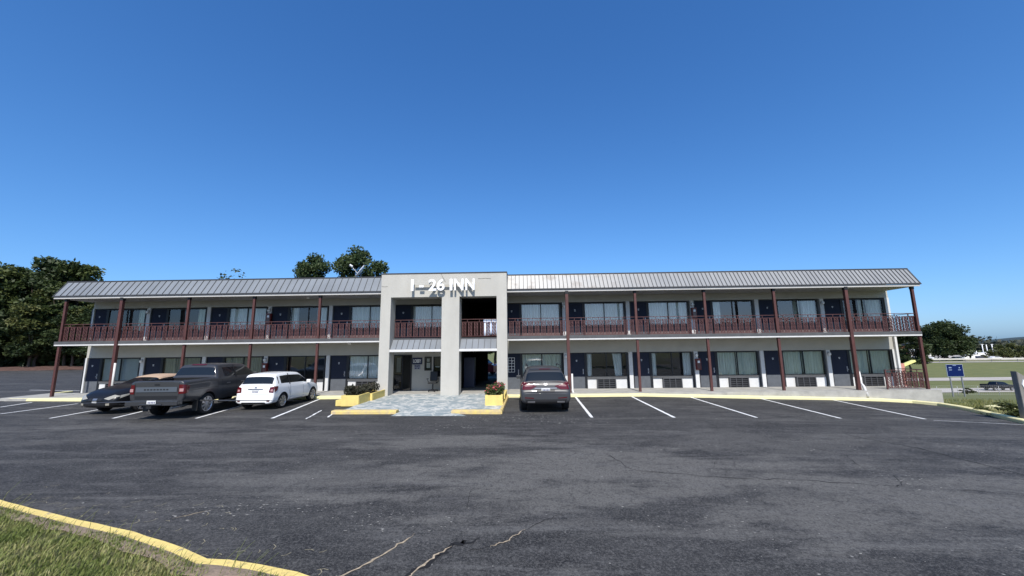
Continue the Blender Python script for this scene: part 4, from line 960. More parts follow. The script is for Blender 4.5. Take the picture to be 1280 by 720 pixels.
def make_car(name, sts, matfun, mats, axles, R, w_arch, level=2, boxes=(), crease=None):
    """lofts stations into one closed body, rounds it, cuts wheel arches, splits it by material"""
    mb = MB(); NR = 11; full = 2*NR-2
    for st in sts:
        P = ring_pts(st); y = st[0]
        ring = [(x, y, z) for x, z in P] + [(-x, y, z) for x, z in P[-2:0:-1]]
        mb.v += ring
    for i in range(len(sts)-1):
        for j in range(full):
            j2 = (j+1) % full; a, b_ = i*full+j, i*full+j2
            jj = j if j < NR-1 else full-1-j
            mb.f.append((a, b_, b_+full, a+full)); mb.m.append(matfun(i, jj)); mb.sm.append(True)
    for i, flip in ((0, 0), (len(sts)-1, 1)):
        for j in range(NR-1):
            q = [i*full+j, i*full+j+1, i*full+(full-j-1) % full, i*full+(full-j) % full]
            q = list(dict.fromkeys(q)); mb.f.append(tuple(q)); mb.m.append(matfun('cap%d' % flip, j)); mb.sm.append(True)
    me = mb.mesh(name, mats)
    o = bpy.data.objects.new('tmp', me); COL.objects.link(o)
    md = o.modifiers.new('s', 'SUBSURF'); md.levels = level; md.render_levels = level
    dg = bpy.context.evaluated_depsgraph_get(); dg.update()
    me2 = bpy.data.meshes.new_from_object(o.evaluated_get(dg)); o.modifiers.clear(); o.data = me2
    for a in list(o.data.attributes):
        if 'crease' in a.name: o.data.attributes.remove(a)
    cut = MB(); wmax = max(s[1] for s in sts)
    for ya in axles:
        for s in (-1, 1): cut.lathe([(0,s*(wmax-w_arch)),(R+.055,s*(wmax-w_arch)),(R+.055,s*(wmax+.3)),(0,s*(wmax+.3))], 40, 'x', (0, ya, R), smooth=False)
    for b_ in boxes: cut.box(*b_)
    cme = cut.mesh('cut', [MT['arch']]); bm = bmesh.new(); bm.from_mesh(cme); bmesh.ops.remove_doubles(bm, verts=bm.verts, dist=1e-5); bmesh.ops.recalc_face_normals(bm, faces=bm.faces); bm.to_mesh(cme); bm.free()
    co = bpy.data.objects.new('tmpc', cme); COL.objects.link(co)
    bo = o.modifiers.new('b', 'BOOLEAN'); bo.object = co; bo.operation = 'DIFFERENCE'; bo.solver = 'EXACT'; bo.material_mode = 'TRANSFER'
    dg = bpy.context.evaluated_depsgraph_get(); dg.update()
    me3 = bpy.data.meshes.new_from_object(o.evaluated_get(dg)); bpy.data.objects.remove(o); bpy.data.objects.remove(co)
    bm = bmesh.new(); bm.from_mesh(me3)
    for e in bm.edges:
        if len(e.link_faces) == 2: e.smooth = e.calc_face_angle(0) < R_(32)
    bvh = BVHTree.FromBMesh(bm)
    names = [m_.name if m_ else '' for m_ in me3.materials]
    return bm, bvh, names, me3
def split_body(root, bm, names, groups):
    """groups: part name -> material names; each becomes a mesh of its own"""
    for pn, mnames in groups:
        keep = [i for i, n in enumerate(names) if n in mnames]
        b2 = bm.copy(); bmesh.ops.delete(b2, geom=[f for f in b2.faces if f.material_index not in keep], context='FACES')
        if not b2.faces: b2.free(); continue
        me = bpy.data.meshes.new(pn); b2.to_mesh(me); b2.free()
        for n in names: me.materials.append(bpy.data.materials.get(n))
        link(bpy.data.objects.new(pn, me), root)
def hug(bvh, quad, view, nu=10, nv=6, off=.008, mb=None, m=0, thick=.0):
    """a lens or strip that follows the bodywork: quad = 4 corners in (x,z) seen along y ('rear','front') or (y,z) seen along x ('right','left')"""
    mb = mb or MB(); base = len(mb.v); ok = True
    for j in range(nv+1):
        for i in range(nu+1):
            u, v = i/nu, j/nv
            a = [quad[0][k]*(1-u)*(1-v)+quad[1][k]*u*(1-v)+quad[2][k]*u*v+quad[3][k]*(1-u)*v for k in (0, 1)]
            if view == 'rear': o_, d = Vector((a[0],-5,a[1])), Vector((0,1,0))
            elif view == 'front': o_, d = Vector((a[0],12,a[1])), Vector((0,-1,0))
            elif view == 'right': o_, d = Vector((5,a[0],a[1])), Vector((-1,0,0))
            elif view == 'left': o_, d = Vector((-5,a[0],a[1])), Vector((1,0,0))
            else: o_, d = Vector((a[0],a[1],5)), Vector((0,0,-1))
            h = bvh.ray_cast(o_, d)
            p = (h[0] + (h[1] if h[1].dot(d) < 0 else -h[1])*off) if h[0] else None
            if p is None: p = mb.v[-1] if len(mb.v) > base else o_
            mb.v.append(tuple(p))
    for j in range(nv):
        for i in range(nu):
            a = base+j*(nu+1)+i; mb.f.append((a,a+1,a+nu+2,a+nu+1)); mb.m.append(m); mb.sm.append(True)
    return mb
def seams(bvh, lines_, view='right', w=.012, m=0, off=.004, mb=None):
    mb = mb or MB()
    for (a0, z0), (a1, z1) in lines_:
        L = math.hypot(a1-a0, z1-z0); nx_, nz_ = -(z1-z0)/L*w/2, (a1-a0)/L*w/2
        hug(bvh, [(a0-nx_,z0-nz_),(a1-nx_,z1-nz_),(a1+nx_,z1+nz_),(a0+nx_,z0+nz_)], view, max(2, int(L/.08)), 1, off, mb, m)
    return mb
def mirror_part(root, x, y, z, m, s):
    mb = MB(); mb.obox((x+s*.12,y,z), (.10,0,0), (0,.055,0), (0,0,.075)); o = mb.build('mirror', [m], root, bevel=.03); return o
def plate(root, x, y, z, w=.31, h=.155, tilt=0):
    mb = MB(); mb.box(x-w/2,x+w/2,y-.012,y,z-h/2,z+h/2); p = mb.build('number_plate', [MT['plate']], root)
    mb = MB()
    for k in range(5):
        xx = x-w*.36+k*w*.17
        mb.box(xx,xx+w*.10,y-.015,y-.012,z-h*.2,z+h*.2)
    mb.build('plate_characters', [MT['platemark']], p); return p
def wheels(root, axles, R, xw, w, nsp, rim=None, rf=.68):
    for ya in axles:
        for s in (-1, 1): wheel_at(root, s*(xw-w/2-.01), ya, R, w, s, nsp, rim or MT['rim'], rf)

# ---- white hatchback
def hatchback(root, pt):
    S_ = [ # y, w, zb, belt, wb, wt, zt, zr
     (.00,.70,.30,.58,.68,.62,.60,.61),(.03,.79,.26,.60,.76,.70,.62,.63),(.08,.82,.24,.66,.79,.72,.68,.69),(.11,.83,.24,.93,.80,.72,.955,.96),(.14,.835,.24,.97,.80,.68,1.00,1.01),
     (.33,.845,.24,.99,.80,.63,1.38,1.42),(.42,.85,.24,.99,.80,.64,1.42,1.475),(.60,.855,.24,.985,.80,.65,1.44,1.51),(1.20,.855,.22,.965,.80,.66,1.455,1.53),(1.30,.855,.22,.96,.80,.66,1.455,1.53),
     (2.10,.855,.22,.94,.80,.65,1.42,1.49),(2.22,.855,.22,.935,.80,.64,1.40,1.46),(2.92,.85,.22,.93,.79,.70,.985,1.01),(3.05,.85,.22,.92,.78,.68,.955,.985),
     (3.60,.82,.22,.83,.74,.60,.865,.89),(3.82,.76,.24,.72,.68,.55,.76,.78),(3.91,.66,.28,.60,.58,.5,.62,.63),(3.93,.60,.32,.55,.52,.45,.56,.57)]
    def mf(i, j):
        if isinstance(i, str): return 0
        if i == 4 and j in (7, 8, 9): return 1
        if i in (6, 7, 8, 9, 10, 11) and j == 6: return 1
        if i == 11 and j in (8, 9): return 1
        return 0
    ax = (.75, 3.21); bm, bv, nm, me = make_car('hatch', S_, mf, [pt, MT['carglass']], ax, .315, .30)
    split_body(root, bm, nm, [('body', [pt.name]), ('window', [MT['carglass'].name]), ('wheel_arch', [MT['arch'].name])])
    wheels(root, ax, .315, .845, .20, 7, rf=.72)
    for s in (-1, 1):
        mb = hug(bv, [(s*.60,.72),(s*.80,.70),(s*.81,.96),(s*.63,.93)], 'rear', off=.012); hug(bv, [(.12,.72),(.30,.80),(.36,.96),(.13,.96)], 'right' if s > 0 else 'left', off=.012, mb=mb)
        hug(bv, [(s*.67,.77),(s*.77,.76),(s*.77,.85),(s*.68,.84)], 'rear', 4, 4, .018, mb, 1); mb.build('tail_lamp', [MT['taillamp'], MT['clearlens']], root)
        hug(bv, [(s*.58,.36),(s*.70,.36),(s*.70,.40),(s*.58,.40)], 'rear', 4, 2, .01).build('reflector', [MT['taillamp']], root)
        mirror_part(root, s*.80, 2.62, 1.0, pt, s)
        v = 'right' if s > 0 else 'left'
        mb = MB()
        for y in (1.0, 1.95): hug(bv, [(y,.845),(y+.17,.845),(y+.17,.875),(y,.875)], v, 4, 2, .03, mb)
        mb.build('door_handle', [pt], root)
        seams(bv, [((1.08,.90),(1.30,.30)),((1.25,.96),(1.25,.30)),((2.28,.95),(2.34,.30)),((1.25,.30),(2.32,.30))], v, .012).build('door_seam', [MT['cartrim']], root)
        mb = hug(bv, [(1.20,.98),(1.29,.98),(1.27,1.44),(1.20,1.44)], v, 2, 8, .006); hug(bv, [(.46,1.0),(.62,1.0),(.60,1.42),(.50,1.42)], v, 3, 8, .006, mb, 1); mb.build('window_pillar', [MT['cartrim'], pt], root)
        hug(bv, [(1.12,.42),(2.75,.42),(2.75,.47),(1.12,.47)], v, 14, 2, .014).build('side_moulding', [pt], root)
    hug(bv, [(-.34,.83),(.34,.83),(.32,.875),(-.32,.875)], 'rear', 10, 2, .014).build('trim_strip', [MT['chrome']], root)
    hug(bv, [(-.05,.90),(.05,.90),(.05,.95),(-.05,.95)], 'rear', 3, 3, .012).build('emblem', [MT['chrome']], root)
    plate(root, 0, .085, .745)
    seams(bv, [((-.78,.645),(.78,.645)),((-.72,.42),(.72,.42))], 'rear', .014).build('bumper_seam', [MT['cartrim']], root)
    hug(bv, [(-.60,1.02),(.60,1.02),(.60,1.035),(-.60,1.035)], 'rear', 8, 1, .010).build('glass_edge', [MT['cartrim']], root)
    mb = MB(); mb.tube([(.0,.95,1.52),(.0,.80,1.68)], .006, 5); mb.build('aerial', [MT['cartrim']], root)
    hug(bv, [(-.55,.27),(.55,.27),(.5,.33),(-.5,.33)], 'rear', 8, 2, .006).build('lower_valance', [MT['cartrim']], root)
    return bv
# ---- dark grey SUV
def suv(root, pt):
    S_ = [(.00,.78,.42,.72,.74,.66,.74,.75),(.04,.90,.36,.74,.86,.78,.76,.77),(.10,.945,.34,.80,.90,.82,.82,.83),(.14,.955,.34,1.02,.91,.80,1.05,1.06),(.20,.96,.34,1.09,.91,.78,1.12,1.13),
     (.50,.965,.32,1.11,.90,.66,1.54,1.58),(.58,.97,.32,1.11,.90,.67,1.58,1.63),(.80,.975,.32,1.105,.90,.68,1.60,1.68),(1.55,.975,.30,1.09,.90,.70,1.62,1.715),(1.66,.975,.30,1.09,.90,.70,1.62,1.715),
     (2.55,.975,.30,1.07,.90,.69,1.59,1.68),(2.70,.975,.30,1.065,.90,.68,1.57,1.65),(3.50,.97,.30,1.07,.89,.78,1.12,1.15),(3.65,.97,.30,1.06,.88,.76,1.09,1.12),
     (4.40,.93,.32,.98,.84,.68,1.01,1.03),(4.70,.85,.36,.86,.76,.6,.9,.92),(4.82,.74,.42,.72,.66,.55,.74,.75),(4.85,.66,.46,.66,.58,.5,.68,.69)]
    def mf(i, j):
        if isinstance(i, str): return 0
        if i == 4 and j in (7, 8, 9): return 1
        if i in (6, 7, 8, 9, 10, 11) and j == 6: return 1
        if i == 11 and j in (8, 9): return 1
        return 0
    ax = (1.02, 3.77); bm, bv, nm, me = make_car('suv', S_, mf, [pt, MT['carglass']], ax, .37, .32)
    split_body(root, bm, nm, [('body', [pt.name]), ('window', [MT['carglass'].name]), ('wheel_arch', [MT['arch'].name])])
    wheels(root, ax, .37, .965, .255, 7)
    for s in (-1, 1):
        v = 'right' if s > 0 else 'left'
        mb = hug(bv, [(s*.34,1.0),(s*.58,.87),(s*.945,.87),(s*.93,1.15)], 'rear', off=.014); hug(bv, [(.14,.87),(.30,.95),(.46,1.12),(.18,1.15)], v, off=.014, mb=mb)
        hug(bv, [(s*.50,1.0),(s*.78,.985),(s*.78,1.01),(s*.50,1.02)], 'rear', 5, 2, .02, mb, 1); mb.build('tail_lamp', [MT['taillamp'], MT['clearlens']], root)
        hug(bv, [(s*.46,.55),(s*.80,.57),(s*.80,.60),(s*.46,.58)], 'rear', 5, 2, .012).build('reflector', [MT['taillamp']], root)
        hug(bv, [(s*.42,.40),(s*.70,.40),(s*.70,.455),(s*.42,.455)], 'rear', 6, 3, .012).build('exhaust_tip', [MT['chrome']], root)
        mirror_part(root, s*.90, 3.1, 1.14, pt, s)
        mb = hug(bv, [(1.55,1.10),(1.66,1.10),(1.64,1.62),(1.56,1.62)], v, 2, 8, .006); hug(bv, [(.66,1.12),(.80,1.12),(.80,1.60),(.74,1.60)], v, 3, 8, .006, mb, 1); hug(bv, [(2.68,1.08),(2.78,1.08),(2.60,1.58),(2.52,1.58)], v, 2, 8, .006, mb); mb.build('window_pillar', [MT['cartrim'], pt], root)
        mb = MB(); mb.tube([(s*.66,.75,1.66),(s*.66,.85,1.74),(s*.67,2.3,1.755),(s*.665,2.5,1.68)], .022, 6); mb.build('roof_rail', [MT['cartrim']], root)
        seams(bv, [((1.25,1.05),(1.45,.45)),((1.60,1.06),(1.60,.42)),((2.75,1.05),(2.80,.42))], v, .012).build('door_seam', [MT['cartrim']], root)
    hug(bv, [(-.42,.905),(.42,.905),(.42,.93),(-.42,.93)], 'rear', 10, 2, .02).build('trim_strip', [MT['chrome']], root)
    hug(bv, [(-.34,.78),(.34,.78),(.36,.90),(-.36,.90)], 'rear', 8, 4, .006).build('plate_recess', [MT['cartrim']], root)
    plate(root, 0, .09, .855, .33, .15)
    hug(bv, [(-.05,1.035),(.05,1.035),(.05,1.085),(-.05,1.085)], 'rear', 3, 3, .016).build('emblem', [MT['chrome']], root)
    hug(bv, [(-.72,.37),(.72,.37),(.80,.52),(-.80,.52)], 'rear', 12, 4, .007).build('lower_valance', [MT['cartrim']], root)
    seams(bv, [((-.86,.765),(.86,.765))], 'rear', .018).build('bumper_seam', [MT['cartrim']], root)
    hug(bv, [(-.58,1.575),(.58,1.575),(.56,1.61),(-.56,1.61)], 'rear', 8, 2, .03).build('spoiler_edge', [pt], root)
    hug(bv, [(-.22,1.585),(.22,1.585),(.22,1.60),(-.22,1.60)], 'rear', 4, 1, .036).build('brake_lamp', [MT['taillamp']], root)
    return bv
# ---- pickup truck
def pickup(root, pt, full=True):
    S_ = [(.02,.90,.66,1.30,.88,.80,1.36,1.37),(.05,.985,.62,1.33,.95,.86,1.395,1.40),(.12,1.0,.56,1.34,.965,.87,1.40,1.405),(1.60,1.0,.50,1.33,.965,.87,1.40,1.405),(1.74,1.0,.48,1.33,.965,.87,1.40,1.405),
     (1.78,1.0,.48,1.34,.96,.84,1.41,1.42),(1.92,1.0,.46,1.34,.95,.72,1.83,1.88),(1.99,1.0,.46,1.34,.95,.73,1.86,1.92),(2.10,1.0,.46,1.335,.95,.74,1.865,1.94),(2.85,1.0,.46,1.325,.95,.75,1.87,1.96),(2.96,1.0,.46,1.325,.95,.75,1.87,1.96),
     (3.75,1.0,.46,1.31,.95,.73,1.83,1.92),(3.88,1.0,.46,1.31,.95,.72,1.80,1.89),(4.50,1.0,.46,1.30,.94,.82,1.35,1.38),(4.62,1.0,.46,1.29,.93,.80,1.31,1.34),
     (5.60,.98,.48,1.22,.90,.76,1.25,1.28),(5.80,.95,.50,1.10,.86,.7,1.13,1.15),(5.86,.90,.54,1.0,.82,.65,1.02,1.04),(5.88,.86,.58,.95,.78,.6,.97,.98)]
    def mf(i, j):
        if isinstance(i, str): return 0
        if i == 5 and j in (7, 8, 9): return 1
        if i in (8, 9, 10, 11, 12) and j == 6: return 1
        if i == 12 and j in (8, 9): return 1
        return 0
    ax = (1.28, 4.98); bm, bv, nm, me = make_car('pickup', S_, mf, [pt, MT['carglass']], ax, .415, .34, boxes=[(-.76,.76,.13,1.70,.86,2.2)])
    split_body(root, bm, nm, [('body', [pt.name]), ('window', [MT['carglass'].name]), ('wheel_arch', [MT['arch'].name])])
    wheels(root, ax, .415, .985, .27, 9 if full else 6, rf=.70)
    mb = MB(); mb.box(-.93,.93,-.16,.10,.53,.70); mb.box(-.40,.40,-.20,-.16,.55,.60)
    mb.build('rear_bumper', [pt], root, bevel=.025)
    if not full: return bv
    for s in (-1, 1):
        v = 'right' if s > 0 else 'left'
        mb = hug(bv, [(s*.80,.93),(s*.985,.93),(s*.975,1.26),(s*.80,1.26)], 'rear', 6, 6, .016); hug(bv, [(.04,.93),(.20,.95),(.30,1.2),(.05,1.26)], v, 6, 6, .016, mb)
        hug(bv, [(s*.83,1.01),(s*.95,1.01),(s*.95,1.12),(s*.83,1.12)], 'rear', 4, 4, .024, mb, 1); mb.build('tail_lamp', [MT['taillamp'], MT['clearlens']], root)
        mb = MB()
        for y in (2.25, 3.15): hug(bv, [(y,1.12),(y+.22,1.12),(y+.22,1.155),(y,1.155)], v, 5, 2, .03, mb)
        mb.build('door_handle', [MT['chrome']], root)
        seams(bv, [((1.77,1.36),(1.77,.50)),((2.02,1.30),(2.12,.52)),((2.92,1.3),(2.92,.52)),((4.02,1.3),(4.05,.52)),((.15,1.02),(1.75,1.04)),((2.1,.78),(4.0,.78))], v, .013).build('door_seam', [MT['cartrim']], root)
        mb = hug(bv, [(2.86,1.34),(2.97,1.34),(2.96,1.86),(2.87,1.86)], v, 2, 8, .006); mb.build('window_pillar', [MT['cartrim']], root)
        mb = MB(); mb.tube([(s*.98,1.9,.42),(s*1.02,2.1,.40),(s*1.02,4.2,.40),(s*.98,4.35,.42)], .045, 8); mb.build('running_board', [MT['cartrim']], root)
        mb = MB(); mb.obox((s*.92,.72,.42), (.10,0,0), (0,.008,0), (0,0,.20)); mb.build('mud_flap', [MT['cartrim']], root)
        mirror_part(root, s*1.0, 3.98, 1.42, pt, s)
        mb = MB()
        for k in range(30): pass
        arch = [( 1.28-.48*math.cos(math.pi*q/14), .415+.49*math.sin(math.pi*q/14)) for q in range(15)]
        seams(bv, list(zip(arch[:-1], arch[1:])), v, .055, 0, .016, mb); mb.build('arch_lip', [pt], root)
    hug(bv, [(-.74,1.0),(.74,1.0),(.74,1.18),(-.74,1.18)], 'rear', 10, 4, .02).build('tailgate_panel', [mat('satin_grey_tailgate', (.10,.115,.135), .35, .3)], root)
    mb = seams(bv, [((-.79,.80),(-.79,1.34)),((.79,.80),(.79,1.34))], 'rear', .014); hug(bv, [(-.76,.74),(.76,.74),(.76,.86),(-.76,.86)], 'rear', 8, 2, .008, mb); mb.build('tailgate_seam', [MT['cartrim']], root)
    hug(bv, [(-.09,1.24),(.09,1.24),(.09,1.295),(-.09,1.295)], 'rear', 4, 3, .016).build('emblem', [MT['cartrim']], root)
    mb = MB()
    for k in range(8): hug(bv, [(-.44+k*.115,1.065),(-.37+k*.115,1.065),(-.37+k*.115,1.11),(-.44+k*.115,1.11)], 'rear', 2, 1, .026, mb)
    mb.build('tailgate_badge', [MT['cartrim']], root)
    plate(root, .02, -.165, .645, .32, .15)
    mb = MB(); mb.box(-.09,.09,-.24,.05,.44,.53); mb.build('tow_hitch', [MT['cartrim']], root)
    mb = MB(); mb.tube([(-.85,1.28,.42),(.85,1.28,.42)], .07, 8); mb.lathe([(.0,-.14),(.12,-.1),(.15,0),(.12,.1),(0,.14)], 14, 'x', (0,1.28,.42)); mb.build('rear_axle', [MT['cartrim']], root)
    mb = MB(); mb.tube([(.45,.2,.40),(.45,1.2,.45)], .05, 8); mb.build('exhaust', [MT['metal']], root)
    hug(bv, [(-.30,1.885),(.30,1.885),(.30,1.915),(-.30,1.915)], 'rear', 6, 2, .02).build('brake_lamp', [MT['taillamp']], root)
    return bv
# ---- black coupe with tan soft top (its nose is at large y)
def coupe(root, pt, top):
    S_ = [(.00,.62,.42,.70,.58,.5,.72,.73),(.05,.76,.34,.76,.72,.6,.79,.80),(.20,.84,.28,.90,.78,.66,.94,.955),(.85,.88,.24,.95,.80,.66,.985,1.005),(1.00,.885,.23,.955,.80,.68,1.0,1.02),
     (1.65,.895,.22,.955,.80,.60,1.30,1.345),(1.78,.895,.22,.955,.80,.60,1.315,1.37),(2.25,.90,.22,.95,.80,.61,1.325,1.395),(2.32,.90,.22,.95,.80,.61,1.325,1.395),(2.75,.90,.22,.94,.80,.60,1.29,1.355),(2.85,.90,.22,.935,.80,.60,1.27,1.33),
     (3.55,.90,.22,.95,.79,.68,1.02,1.045),(3.68,.90,.22,.945,.78,.66,1.005,1.03),(4.35,.87,.22,.86,.76,.64,.915,.95),(4.70,.81,.24,.74,.68,.54,.775,.80),(4.83,.68,.28,.60,.56,.44,.62,.635),(4.89,.52,.34,.52,.44,.36,.54,.545)]
    def mf(i, j):
        if isinstance(i, str): return 0
        if i in (6, 7, 8, 9, 10) and j == 6: return 1
        if i in (10,) and j in (8, 9): return 1
        if 4 <= i <= 9 and j >= 7: return 2
        if i in (4, 5) and j == 6: return 2
        return 0
    ax = (1.08, 3.80); bm, bv, nm, me = make_car('coupe', S_, mf, [pt, MT['carglass'], top], ax, .33, .30)
    split_body(root, bm, nm, [('body', [pt.name]), ('window', [MT['carglass'].name]), ('soft_top', [top.name]), ('wheel_arch', [MT['arch'].name])])
    wheels(root, ax, .33, .89, .22, 5, rf=.74)
    for s in (-1, 1):
        v = 'right' if s > 0 else 'left'
        mb = hug(bv, [(s*.34,.60),(s*.56,.555),(s*.80,.68),(s*.62,.73)], 'front', 8, 6, .012); hug(bv, [(4.66,.60),(4.25,.73),(4.10,.79),(4.60,.71)], v, 6, 5, .012, mb); mb.build('headlamp', [MT['headlamp']], root)
        hug(bv, [(s*.47,.355),(s*.60,.36),(s*.60,.44),(s*.47,.43)], 'front', 5, 4, .012).build('fog_lamp', [MT['headlamp']], root)
        mirror_part(root, s*.82, 3.25, .98, pt, s)
        seams(bv, [((2.1,.92),(2.05,.32)),((3.45,.90),(3.42,.32)),((2.05,.32),(3.42,.32))], v, .012).build('door_seam', [MT['cartrim']], root)
        mb = hug(bv, [(s*.5,.62),(s*.80,.66),(s*.80,.80),(s*.5,.78)], 'rear', 6, 4, .012); mb.build('tail_lamp', [MT['taillamp']], root)
    hug(bv, [(-.40,.29),(.40,.29),(.46,.43),(-.46,.43)], 'front', 10, 4, .006).build('lower_grille', [MT['cartrim']], root)
    hug(bv, [(-.09,.545),(.09,.545),(.09,.605),(-.09,.605)], 'front', 4, 3, .016).build('emblem', [MT['chrome']], root)
    hug(bv, [(-.26,.52),(.26,.52),(.30,.615),(-.30,.615)], 'front', 8, 3, .008).build('grille', [MT['cartrim']], root)
    hug(bv, [(-.10,.445),(.10,.445),(.10,.50),(-.10,.50)], 'front', 4, 3, .014).build('front_plate', [MT['plate']], root)
    seams(bv, [((-.66,.70),(-.2,.66)),((-.2,.66),(.2,.66)),((.2,.66),(.66,.70))], 'front', .012).build('hood_seam', [MT['cartrim']], root)
    return bv
def setcar(name, label, x, y, ang, cat='car', z=None):
    return empty(name, (x, y, gz(x)+.005 if z is None else z), ang, label, cat)
A11 = math.atan2(.21, .977)
r = setcar('parked_hatchback', 'white hatchback parked nose to the motel between the charcoal pickup and the entrance', -11.27, 16.6, 0.0); r.scale = (.97, 1, 1); hatchback(r, paint('white_car_paint', (.80,.80,.79), .25))
r = setcar('parked_suv', 'dark grey SUV parked nose in just right of the entrance portal', .87, 15.32, .015); suv(r, paint('dark_grey_car_paint', (.038,.040,.044), .38, .0, .25, .35))
f = Vector((-.05,.999,0)); p = Vector((-13.55,15.75,0)) - f*1.28
r = setcar('parked_pickup', 'charcoal grey crew cab pickup truck parked between the black coupe and the white hatchback', p.x, p.y, .05, 'pickup truck'); pickup(r, paint('charcoal_car_paint', (.034,.035,.038), .32, .0, .4, .4))
f = Vector((-.07,-.998,0)); p = Vector((-17.1,15.7,0)) - f*4.89
r = setcar('parked_coupe', 'black coupe with a tan soft top, leftmost parked car with its nose towards us', p.x, p.y, math.pi-.07); r.scale = (1.04, 1.0, 1.05); coupe(r, paint('black_car_paint', (.009,.009,.010), .3, 0, .12, .25), mat('tan_canvas_top', (.40,.28,.19), .85, bump=.2, bscale=60))
r = setcar('highway_pickup', 'dark navy pickup truck driving on the highway beyond the slope', 93.4, 80.9, math.pi/2*-1, 'pickup truck', tz(95, 81)+.02); pickup(r, paint('navy_car_paint', (.006,.007,.013), .4, 0, .0, .2), False)
r.location.x = 90.0; r.scale = (.86, .86, .86)
# small far cars share one low mesh per shape
def far_car(name, c, loc, rz, label, group=None, van=False):
    L, W, H = (4.5, 1.8, 1.45) if not van else (5.2, 2.0, 2.2)
    mb = MB(); prof_ = [(0,.3),(0,.85),(.15,.95),(.9,1.0),(1.5,H),(3.0,H),(3.7,.98),(4.4,.85),(4.5,.3)] if not van else [(0,.3),(0,2.0),(.2,H),(3.6,H),(4.3,1.3),(5.1,1.1),(5.2,.3)]
    mb.prismx(prof_, -W/2, W/2, 0)
    gp = [(1.05,1.0),(1.58,H-.08),(2.95,H-.08),(3.5,.98)] if not van else [(3.0,1.3),(3.0,H-.25),(3.6,H-.25),(4.1,1.3)]
    mb.prismx(gp, -W/2-.004, W/2+.004, 1); 
    if van: mb.box(-W/2+.2,W/2-.2,-.01,.0,1.3,1.95,1)
    else: mb.obox((0,1.2-.02,(1.0+H)/2+.03), (W/2-.15,0,0), (0,.26,.22*(H-1)/.45), (0,-.012,.012), 1)
    for y in (.9, L-.85):
        for s in (-1, 1): mb.lathe([(0,s*(W/2-.2)),(.32,s*(W/2-.2)),(.32,s*(W/2+.01)),(0,s*(W/2+.01))], 16, 'x', (0,y,.32), 2)
    o = mb.build(name, [mat(name+'_paint', c, .3, coat=.5), MT['carglass'], MT['tyre']], None, loc, rz); return tag(o, label, 'car', group)
far_car('red_car', (.40,.02,.02), (-2.3, 36.8, -.13), 1.2, 'red car behind the motel, glimpsed through the ground-floor passage')

# ------------------------------------------------------------ trees
def crown_mesh(seed, R, H, n, size, nblob, m, gap=.5, shape='oak', name='crown'):
    r_ = random.Random(seed); mb = MB(); blobs = []
    for k in range(nblob):
        for _ in range(30):
            a, u = r_.uniform(0, 6.283), r_.random()
            if shape == 'pine': z = u**.8; rad = R*(1.02-z)*r_.uniform(.35, 1.0)
            elif shape == 'dome': z = u; rad = R*math.sqrt(max(0, 1-(max(0, z-.28)/.74)**2))*r_.uniform(.25, .92)*(1 if z > .15 else .85)
            else: z = u; rad = R*math.sqrt(max(.02, 1-((z-.45)/.58)**2))*r_.uniform(.2, .95)
            c = Vector((rad*math.cos(a), rad*math.sin(a), z*H))
            if all((c-b_[0]).length > gap*R*.28 for b_ in blobs): break
        blobs.append((c, R*r_.uniform(.17, .33)*(1 if shape != 'pine' else .8)))
    tot = sum(b_[1]**2 for b_ in blobs); V = []; F = []
    for c, br in blobs:
        k = int(n*br*br/tot)
        for _ in range(k):
            d = Vector((r_.gauss(0,1), r_.gauss(0,1), r_.gauss(0,1))).normalized()
            p = c + Vector((d.x, d.y, d.z*.72))*br*(r_.random()**.38)*r_.uniform(.85, 1.2)
            s = size*r_.uniform(.5, 1.5)
            a = (d*.35+Vector((r_.gauss(0,1), r_.gauss(0,1), r_.gauss(0,.6)))).normalized(); b2 = a.cross(Vector((r_.gauss(0,1), r_.gauss(0,1), r_.gauss(0,1)))).normalized()
            q = len(V); V += [tuple(p-a*s*.6), tuple(p+b2*s*.34+a*s*.05), tuple(p+a*s*.6), tuple(p-b2*s*.34-a*s*.05)]; F.append((q,q+1,q+2,q+3))
    me = bpy.data.meshes.new(name); me.from_pydata(V, [], F); me.materials.append(m); me.update(); return me, blobs
def trunk_mesh(H, r, blobs, zc, seed, nl=14):
    r_ = random.Random(seed); mb = MB()
    top = zc + max(b_[0].z for b_ in blobs)*.6
    path = [(0,0,-.3),(0,0,.25),(r_.gauss(0,.1),r_.gauss(0,.1),zc*.5),(r_.gauss(0,.2),r_.gauss(0,.2),zc),(r_.gauss(0,.3),r_.gauss(0,.3),top)]
    mb.tube(path, [r*1.5,r*1.05,r*.9,r*.75,r*.2], 10)
    for c, br in blobs[:nl]:
        z0 = zc*.75 + r_.random()*.35*(top-zc); tgt = Vector((c.x, c.y, zc+c.z))
        if tgt.z < z0: z0 = max(zc*.5, tgt.z-.5)
        mid = Vector((tgt.x*.5, tgt.y*.5, z0+(tgt.z-z0)*.35))
        mb.tube([(0,0,z0), mid, tgt], [r*.42,r*.26,r*.07], 6)
    return mb.mesh('trunk', [MT['bark']])
PROTO = {}
def proto(key, seed, R, H, n, size, nb, m, zc, r, shape):
    cm, bl = crown_mesh(seed, R, H, n, size, nb, MT[m], shape=shape)
    PROTO[key] = (cm, trunk_mesh(H+zc, r, bl, zc, seed), zc)
proto('a', 11, 5.0, 10.0, 13000, .42, 46, 'leaf_dark', 3.6, .24, 'oak')
proto('b', 12, 4.8, 11.5, 13000, .42, 48, 'leaf_mid', 3.4, .22, 'oak')
proto('c', 13, 4.4, 8.5, 11000, .40, 40, 'leaf_olive', 2.6, .2, 'oak')
proto('p', 14, 3.2, 10.5, 8000, .28, 50, 'leaf_pine', 3.0, .2, 'pine')
proto('q', 15, 3.6, 9.5, 13000, .27, 64, 'leaf_pine', 3.0, .2, 'oak')
